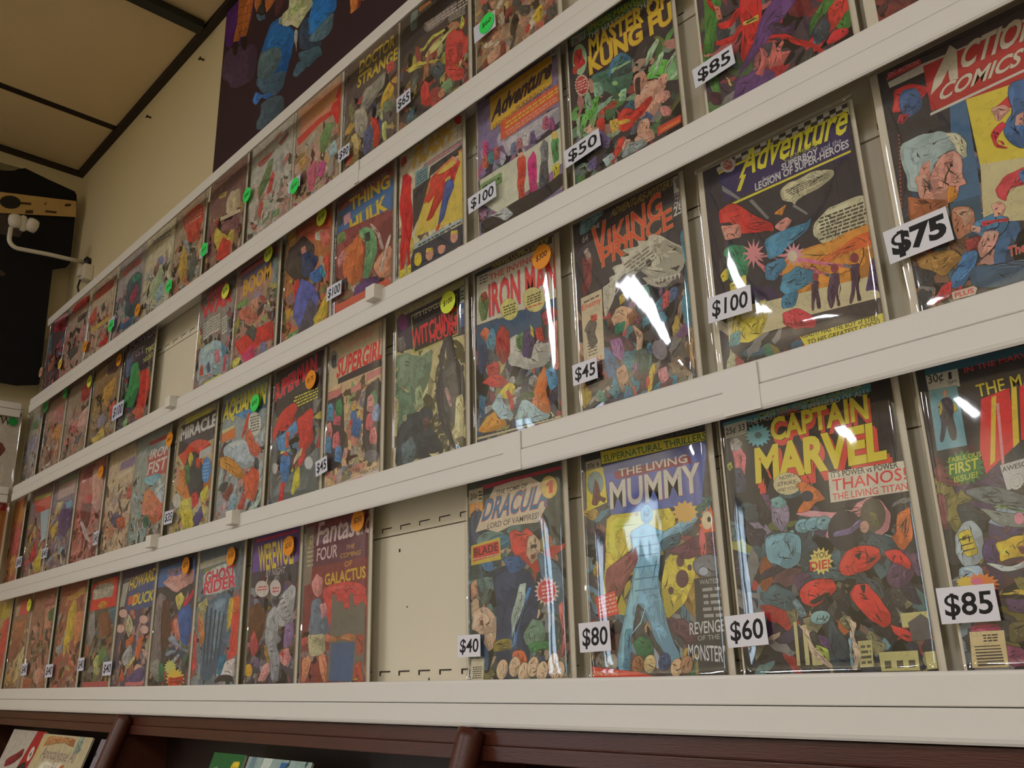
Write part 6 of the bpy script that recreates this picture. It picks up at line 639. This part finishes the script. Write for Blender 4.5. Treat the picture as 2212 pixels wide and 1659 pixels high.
ROWNAME = {'A': 'comics on the top row', 'B': 'comics on the second row', 'C': 'comics on the third row', 'D': 'comics on the bottom row'}
for ci, (row, xl, z, w, h, label, bg, board, shapes, tags, ground) in enumerate(COMICS):
    rng = random.Random(1000 + ci)
    root = empty('bagged_comic', (xl, 0, EYE + z)); tag(root, label, 'comic', ROWNAME[row])
    pr = Print(w, h)
    pr.face([(0, 0), (w, 0), (w, h), (0, h)], hexlin(bg), .8)
    cols = [hexlin(s[1]) for s in shapes if s[0] in 'be'] or [hexlin(bg)]
    pr.under(hexlin(bg), cols, rng, ground[0], ground[1] / 100)
    for sh in [s for s in shapes if s[0] == 'f'] + [s for s in shapes if s[0] != 'f']:
        pr.draw(sh, rng)
    link('cover', pr.mesh('cover', .0014, (.55, .5, .4)), M_PRINT, root)
    bl, br = board[0] / 1000, board[1] / 1000
    box('backing_board', -bl, w + br, .0016, .0026, 0, h + .002, M_BOARD, root)
    s = link('sleeve', film_mesh(w + bl + br + .003, h + .006, BAGSEED.get(ci, ci * 7 + 3), BAGAMP.get(ci, .004)), M_FILM, root, (-bl - .0015, 0, 0), smooth=True)
    y = -.0046 - BAGAMP.get(ci, .004)
    for t in tags:
        q = [v * 1e-4 for v in t[2]]
        if t[0] == 'g':
            o_, bx, tl = q[0:2], q[2:4], q[4:6]
            U = (bx[0] - o_[0], bx[1] - o_[1]); V = (tl[0] - o_[0], tl[1] - o_[1])
            tw, th = math.hypot(*U), math.hypot(*V); ang = math.atan2(U[1], U[0])
            tw = max(tw, .024); th = max(th, .026)
            p = Print(tw, th); p.face([(0, 0), (tw, 0), (tw, th), (0, th)], hexlin(t[1]), 0)
            if t[3]:
                b = .16; p.text(t[3], (.012, .011, .012), (tw * .10, th * .22), (tw * .80, 0), (tw * .03, th * .58), 11 if t[4] else 4)
            link('price_tag', p.mesh('price_tag', .0003, hexlin(t[1])), M_FLAT, root, (o_[0], y, o_[1]), (0, -ang, 0))
        else:
            c, e1, e2 = q[0:2], q[2:4], q[4:6]
            rad = .0168
            p = Print(rad * 2, rad * 2); n = 24
            ring = [(rad + rad * math.cos(2 * math.pi * i / n), rad + rad * math.sin(2 * math.pi * i / n)) for i in range(n)]
            p.lay(ring); p.face(ring, hexlin(t[1]), 0); p.text(t[3], (.02, .016, .01), (rad * .42, rad * .78), (rad * 1.16, rad * .12), (0, rad * .46), 3)
            b0 = len(p.vs); p.vs += [(x, .0003, zz) for x, zz in ring]; cc = hexlin(t[1])
            for i in range(n):
                p.fs.append((i, (i + 1) % n, b0 + (i + 1) % n, b0 + i)); p.cs.append((*cc, 0))
            me = pydata('price_sticker', p.vs, p.fs); ca = me.color_attributes.new('print', 'FLOAT_COLOR', 'CORNER'); buf = []
            for f, k in zip(p.fs, p.cs): buf += list(k) * len(f)
            ca.data.foreach_set('color', buf)
            y2 = y - .001 if any(k[0] == 'g' for k in tags) else y
            link('price_sticker', me, M_FLAT, root, (c[0] - rad, y2, c[1] - rad))

# ------------------------------------------------------------------ purple banner on the wall above the rails
bw, bh = 1.5, .64
pr = Print(bw, bh); bx0, bz0 = -1.918, EYE + 1.07
pr.face([(0, 0), (bw, 0), (bw, bh), (0, bh)], hexlin('3c2a34'), 0)
for sh in BANNER: pr.draw(sh, random.Random(5))
o = link('banner', pr.mesh('banner', .002, hexlin('3a2630')), M_PRINT, None, (bx0, WY - .004, bz0))
tag(o, 'dark purple wall banner with orange letter ends and blue painted drapery above the top rail', 'banner')

# ------------------------------------------------------------------ left wall: black t-shirt, tan sign, bracket, rack
sx = LX + .08
def yz_sheet(name, pts, x, th, m, parent=None, bulge=.0):
    """a flat hanging shape on the left wall given as y,z outline, with thickness"""
    tri = tessellate_polygon([[Vector((y, z, 0)) for y, z in pts]]); n = len(pts)
    vs = [(x, y, z) for y, z in pts] + [(x + th, y, z) for y, z in pts]
    fs = [tuple(n + i for i in t) for t in tri] + [tuple(reversed(t)) for t in tri] + [(i, (i + 1) % n, n + (i + 1) % n, n + i) for i in range(n)]
    me = pydata(name, vs, fs); bm = bmesh.new(); bm.from_mesh(me); bmesh.ops.recalc_face_normals(bm, faces=bm.faces); bm.to_mesh(me); bm.free()
    return link(name, me, m, parent)
E0 = EYE
half = [(-.215, 1.580), (-.135, 1.620), (-.06, 1.606), (.022, 1.594), (.030, 1.584), (.034, 1.56), (.040, 1.33), (.034, 1.318), (-.010, 1.296), (-.008, 1.2), (-.004, 1.05), (.0, .90), (-.06, .886)]
cy = -.235
outline = [(y, E0 + z) for y, z in half] + [(2 * cy - y, E0 + z) for y, z in reversed(half)]
root = empty('t_shirt', (sx, cy, E0 + .9)); tag(root, 'black short sleeved t-shirt hanging on the left wall', 't-shirt')
def par(o, p): o.parent = p; o.matrix_parent_inverse = Matrix.Translation(-p.location); return o
par(yz_sheet('shirt_body', outline, sx - .012, .018, M_CLOTH), root)
nk = [(-.19, E0 + 1.611), (-.15, E0 + 1.614), (-.165, E0 + 1.598), (-.19, E0 + 1.588), (-.235, E0 + 1.578), (-.28, E0 + 1.588), (-.305, E0 + 1.598), (-.32, E0 + 1.614), (-.28, E0 + 1.611)]
par(yz_sheet('collar_lining', nk, sx + .002, .006, mat('collar_lining', (120, 112, 84), .9)), root)
g1 = [(-.20, E0 + 1.36), (-.12, E0 + 1.372), (-.11, E0 + 1.40), (-.13, E0 + 1.44), (-.30, E0 + 1.44), (-.32, E0 + 1.37)]
par(yz_sheet('shirt_print', g1, sx + .003, .0035, mat('shirt_print_grey', (74, 64, 58), .9, .3, 60)), root)
g2 = [(-.22, E0 + 1.275), (-.165, E0 + 1.25), (-.14, E0 + 1.235), (-.15, E0 + 1.225), (-.19, E0 + 1.24), (-.22, E0 + 1.255)]
par(yz_sheet('shirt_print', g2, sx + .003, .0035, mat('shirt_print_tan', (70, 54, 34), .9)), root)
# tan card across the chest
root = empty('header_card', (sx + .012, -.08, E0 + 1.5)); tag(root, 'tan cardboard header card with a dark oval, pinned across the black t-shirt', 'card')
cd = [(.030, E0 + 1.556), (-.193, E0 + 1.506), (-.40, E0 + 1.46), (-.40, E0 + 1.385), (-.184, E0 + 1.434), (.036, E0 + 1.498)]
par(yz_sheet('card', cd, sx + .010, .003, mat('tan_card', (196, 162, 100), .7, .15, 14)), root)
ov = []
for k in range(20):
    t = 2 * math.pi * k / 20; ov.append((-.163 + .030 * math.cos(t), E0 + 1.480 + .0235 * math.sin(t) + .006 * math.cos(t)))
par(yz_sheet('card_oval', ov, sx + .013, .001, mat('dark_teal_ink', (26, 30, 28), .6)), root)
for a, b, c, d in ((-.118, 1.492, .030, .008), (-.105, 1.466, .022, .012), (-.042, 1.489, .034, .008), (.006, 1.532, .018, .010), (-.062, 1.512, .006, .006)):
    par(yz_sheet('card_lettering', [(a - c / 2, E0 + b - d / 2 - .004), (a + c / 2, E0 + b - d / 2 + .004), (a + c / 2, E0 + b + d / 2 + .004), (a - c / 2, E0 + b + d / 2 - .004)], sx + .013, .0006, mat('brown_ink', (74, 48, 26), .7)), root)

# white bent bracket with lamp heads, fixed to the back wall
bxx = -2.815
root = empty('bracket_lamp', (bxx, WY, E0 + 1.28)); tag(root, 'white bent pipe bracket with two small lamp heads, mounted on the wall at left', 'lamp')
pth = [(bxx, WY - .012, E0 + 1.292), (bxx, -.06, E0 + 1.286), (bxx, -.145, E0 + 1.278)]
for k in range(1, 7):
    t = math.pi / 2 * k / 6; pth.append((bxx, -.145 - .028 * math.sin(t), E0 + 1.278 + .028 * (1 - math.cos(t))))
pth += [(bxx, -.173, E0 + 1.34)]
par(tube('pipe', pth, .0068, M_STEEL), root)
def lathe(name, prof, m, loc, rot=(0, 0, 0), seg=18):
    vs = []; fs = []; n = len(prof)
    for k in range(seg):
        t = 2 * math.pi * k / seg
        vs += [(r * math.cos(t), r * math.sin(t), z) for r, z in prof]
    for k in range(seg):
        for i in range(n - 1):
            fs.append((k * n + i, ((k + 1) % seg) * n + i, ((k + 1) % seg) * n + i + 1, k * n + i + 1))
    fs += [tuple(k * n for k in range(seg))[::-1], tuple(k * n + n - 1 for k in range(seg))]
    me = pydata(name, vs, fs); me.transform(Matrix.Translation(loc) @ Matrix.Rotation(rot[2], 4, 'Z') @ Matrix.Rotation(rot[1], 4, 'Y') @ Matrix.Rotation(rot[0], 4, 'X'))
    return link(name, me, m, None, smooth=True)
hp = [(.004, -.022), (.015, -.020), (.019, -.008), (.019, .006), (.015, .018), (.006, .022)]
par(lathe('lamp_head', hp, M_STEEL, (bxx, -.165, E0 + 1.366), (.3, .4, 0)), root)
par(lathe('lamp_head', hp, M_STEEL, (bxx + .004, -.118, E0 + 1.366), (-.2, .5, 0)), root)
par(lathe('swivel_joint', [(.004, -.026), (.010, -.022), (.011, .018), (.006, .024)], M_STEEL, (bxx, -.142, E0 + 1.366), (.1, .2, 0)), root)
par(lathe('wall_flange', [(.004, -.012), (.018, -.012), (.021, .0), (.012, .006)], mat('flange_black', (26, 22, 18), .5), (bxx, WY - .012, E0 + 1.292), (math.pi / 2, 0, 0)), root)
root = empty('wall_plug', (-2.785, WY, E0 + 1.24)); tag(root, 'white plastic plug-in adapter low on the wall above the top rail', 'plug')
bm = bmesh.new(); box_bm(bm, -2.80, -2.762, WY - .03, WY, E0 + 1.215, E0 + 1.268, .006); box_bm(bm, -2.795, -2.77, WY - .04, WY - .028, E0 + 1.225, E0 + 1.255, .004)
me = bpy.data.meshes.new('adapter_body'); bm.to_mesh(me); bm.free(); par(link('adapter_body', me, M_STEEL), root)
par(tube('adapter_cord', [(-2.785, WY - .03, E0 + 1.216), (-2.786, WY - .034, E0 + 1.19), (-2.79, WY - .026, E0 + 1.17), (-2.792, WY - .018, E0 + 1.13)], .003, M_TRIM), root)

# rack on the left wall: rails run along y
rl = empty('side_rack_rail', (0, 0, 0)); tag(rl, 'white rail of the rack on the left wall, upper of the two', 'rail', 'left wall rails')
rl2 = empty('side_rack_rail', (0, 0, 0)); tag(rl2, 'white rail of the rack on the left wall, lower of the two', 'rail', 'left wall rails')
for r, root in ((1, rl), (2, rl2)):
    zt, zg, zb = RAILS[r]; fx = LX + .084
    for nm, z0, z1, xx in (('lip', zg + .001, zt, fx), ('header', zb, zg - .0008, fx + .001)):
        bm = bmesh.new(); box_bm(bm, xx - .004, xx, -1.3, -.04, z0, z1, .0012); me = bpy.data.meshes.new(nm); bm.to_mesh(me); bm.free(); link(nm, me, M_PVC, root)
    box('ledge', LX + .005, fx - .004, -1.3, -.04, zg + .001, zg + .0035, M_PVC, root)
def side_comic(name, label, z, h, w, bg, shapes, sticker=None):
    root = empty(name, (LX + .066, -.032 - w, z)); root.rotation_euler = (0, 0, math.pi / 2)
    tag(root, label, 'comic', 'comics on the left wall rack')
    p = Print(w, h); p.face([(0, 0), (w, 0), (w, h), (0, h)], hexlin(bg), .3)
    for k, sh in enumerate(shapes): p.draw(sh, random.Random(k))
    link('cover', p.mesh('cover', .0014, (.5, .45, .36)), M_PRINT, root)
    box('backing_board', -.003, w + .004, .0016, .0026, -.001, h + .004, M_BOARD, root)
    link('sleeve', film_mesh(w + .01, h + .01, 77, .003), M_FILM, root, (-.005, 0, -.002), smooth=True)
    if sticker:
        q = Print(.03, .03); ring = [(.013 + .013 * math.cos(t * .2618), .013 + .013 * math.sin(t * .2618)) for t in range(24)]
        q.face(ring, hexlin(sticker), 0); link('price_sticker', q.mesh('price_sticker', .0003, hexlin(sticker)) if False else _disc(ring, sticker), M_FLAT, root, (w - .036, -.0088, h - .052))
def _disc(ring, hx):
    n = len(ring); vs = [(x, 0, z) for x, z in ring] + [(x, .0003, z) for x, z in ring]
    fs = [tuple(range(n))] + [(i, (i + 1) % n, n + (i + 1) % n, n + i) for i in range(n)]
    me = pydata('price_sticker', vs, fs); ca = me.color_attributes.new('print', 'FLOAT_COLOR', 'CORNER')
    ca.data.foreach_set('color', [v for f in fs for _ in f for v in (*hexlin(hx), 1)]); return me
side_comic('bagged_comic', 'white bagged comic with dark lettering and green dot on the left wall rack', RAILS[2][1] + .004, .262, .19, 'd8d0c2',
    [['p', '9a6a5c', 0, [0, 2440, 1900, 2440, 1900, 2540, 0, 2540]], ['t', '4c3a30', 6, [1000, 2130, 640, 0, 0, 230], 'NEW'], ['b', '8a3c34', 6, [900, 1500, 1180, 1550, 1300, 1900, 1150, 2000, 950, 1950]],
     ['b', '7a3a30', 6, [1100, 900, 1400, 1000, 1620, 1350, 1480, 1560, 1250, 1450]], ['b', '4a4048', 4, [1050, 1250, 1300, 1300, 1250, 1600, 1080, 1560]], ['b', 'bfae9a', 3, [1100, 1080, 1350, 1300, 1250, 1380, 1060, 1160]], ['b', '5a3a3c', 3, [900, 300, 1100, 200, 1150, 700, 980, 720]]], '2c9a44')
side_comic('bagged_comic', 'red and amber bagged comic low on the left wall rack at the picture edge', RAILS[3][1] + .004, .262, .18, 'b0703a',
    [['p', 'a03028', 0, [0, 2400, 1800, 2400, 1800, 2640, 0, 2640]], ['b', 'c08a3c', 0, [600, 1500, 1700, 1700, 1700, 2300, 700, 2300]], ['b', '9c4a2c', 3, [900, 400, 1600, 500, 1650, 1400, 1000, 1500]], ['b', 'c4934a', 3, [1200, 100, 1700, 200, 1650, 700, 1300, 700]]])

# ------------------------------------------------------------------ brown bookcase below with a few magazines
BZ = RAILS[4][2]
root = empty('bookcase', (0, 0, 0)); tag(root, 'dark mahogany bookcase with slanted uprights under the lowest rail', 'bookcase')
bx_l, bx_r = LX + .03, 1.6
box('top_board', bx_l, bx_r, -.026, WY - .002, BZ - .020, BZ - .0015, M_WOOD, root, .002)
box('apron', bx_l, bx_r, -.030, -.012, BZ - .036, BZ - .0200, M_WOOD, root, .001)
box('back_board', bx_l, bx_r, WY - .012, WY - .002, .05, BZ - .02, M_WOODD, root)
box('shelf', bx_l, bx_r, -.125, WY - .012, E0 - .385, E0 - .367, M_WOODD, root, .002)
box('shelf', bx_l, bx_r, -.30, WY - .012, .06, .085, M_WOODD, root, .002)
for ux in (-2.96, -1.90, -.866, .17, 1.2):
    bm = bmesh.new()
    prof = [(-.028, BZ - .002), (-.034, BZ - .012), (-.21, E0 - .56), (-.30, .0), (WY - .012, .0), (WY - .012, BZ - .002)]
    n = len(prof); w = .026
    vs = [bm.verts.new((ux + dx, y, z)) for dx in (0, w) for y, z in prof]
    bm.faces.new(vs[:n][::-1]); bm.faces.new(vs[n:])
    for i in range(n): bm.faces.new((vs[i], vs[(i + 1) % n], vs[n + (i + 1) % n], vs[n + i]))
    bmesh.ops.recalc_face_normals(bm, faces=bm.faces)
    me = bpy.data.meshes.new('upright'); bm.to_mesh(me); bm.free(); link('upright', me, M_WOOD, root)
    tube('upright_moulding', [(ux + w * 1.15, -.036, BZ - .004), (ux + w * 1.15, -.040, BZ - .014), (ux + w * 1.15, -.214, E0 - .56), (ux + w * 1.15, -.305, .0)], .016, M_WOOD, root, 14)

def magazine(x, w, top, bg, shapes, label, lean=.33, lift=0, edge=(.6, .55, .48), yy=-.012):
    h = .26
    root = empty('magazine', (x, yy, EYE + top)); root.rotation_euler = (-lean, 0, 0)
    tag(root, label, 'magazine', 'magazines in the bookcase')
    p = Print(w, h); p.face([(0, 0), (w, 0), (w, h), (0, h)], hexlin(bg), .5)
    for k, sh in enumerate(shapes): p.draw(sh, random.Random(k))
    link('cover', p.mesh('cover', .0008, edge), M_PRINT, root, (0, 0, -h))
    box('pages', .0006, w - .0012, .001, .0042, -h + .001, -.001, mat('page_paper', (206, 198, 180), .8), root)
magazine(-2.66, .26, -.107, 'c4bcb0', [['p', 'b02c2c', 4, [1900, 2600, 2600, 2600, 2300, 1700, 1500, 1500]], ['e', 'e0dcd0', 2, [2140, 2080, 150, 0, 0, 170]], ['t', '2c2826', 4, [2080, 2000, 110, 0, 10, 150], '4'], ['b', '8c2c30', 3, [600, 1700, 1600, 2000, 1500, 2200, 500, 1900]], ['b', '2c2626', 3, [1200, 1200, 2300, 1500, 2100, 1900, 1500, 1700]]], 'white magazine with a red corner band at the far left of the bookcase')
magazine(-2.395, .32, -.110, 'c9bd9a', [['b', 'c08a5a', 0, [300, 2300, 2300, 2350, 2200, 2560, 400, 2560]], ['p', 'd0be80', 0, [0, 2200, 260, 2600, 420, 2600, 120, 1800]], ['t', '94807c', 3, [420, 2090, 2200, -30, 60, 230], 'Apocalypse Al'], ['b', 'e0d8c4', 0, [600, 1600, 1900, 1700, 2100, 2050, 700, 2050]], ['b', 'b86a44', 0, [1900, 1700, 2250, 1750, 2200, 2000, 1950, 1950]], ['b', '98a898', 0, [2400, 2200, 2800, 2300, 2700, 2600, 2400, 2600]]], 'cream magazine with pale brown lettering leaning in the left bay of the bookcase', yy=-.020)
magazine(-2.045, .125, -.112, '8c8490', [['b', '6c3c3c', 3, [300, 2200, 520, 2250, 500, 2500, 320, 2450]], ['b', 'b8b4b4', 3, [600, 2000, 900, 2100, 1000, 2450, 700, 2300]], ['f', 20, 60, [0, 1500, 1000, 2500], ['504c54', 'a8a0a8', '706874']]], 'grey magazine with small dark figures beside the left upright', yy=-.014)
magazine(-1.52, .11, -.116, '2c6c38', [['b', '244c98', 3, [500, 2000, 700, 2050, 800, 2400, 600, 2350]], ['b', 'd8c030', 4, [620, 2050, 1000, 2150, 1000, 2500, 750, 2480]], ['b', '8c9c8c', 0, [50, 2000, 350, 2100, 300, 2400, 60, 2350]]], 'green magazine with a yellow shape in the middle bay of the bookcase', yy=-.017)
magazine(-1.405, .19, -.118, '9cb4b0', [['p', '78909c', 0, [0, 2000, 300, 2000, 260, 2600, 120, 2600]], ['p', 'd0dcd4', 0, [420, 1900, 620, 1900, 760, 2600, 500, 2600]], ['p', '3c70a8', 0, [980, 2300, 1150, 2250, 1250, 2560, 1050, 2560]], ['f', 26, 50, [600, 2000, 1900, 2600], ['506c70', 'c4d4cc', '7c9c98', '34484c']]], 'pale teal magazine with blue streaks in the middle bay of the bookcase', yy=-.014)
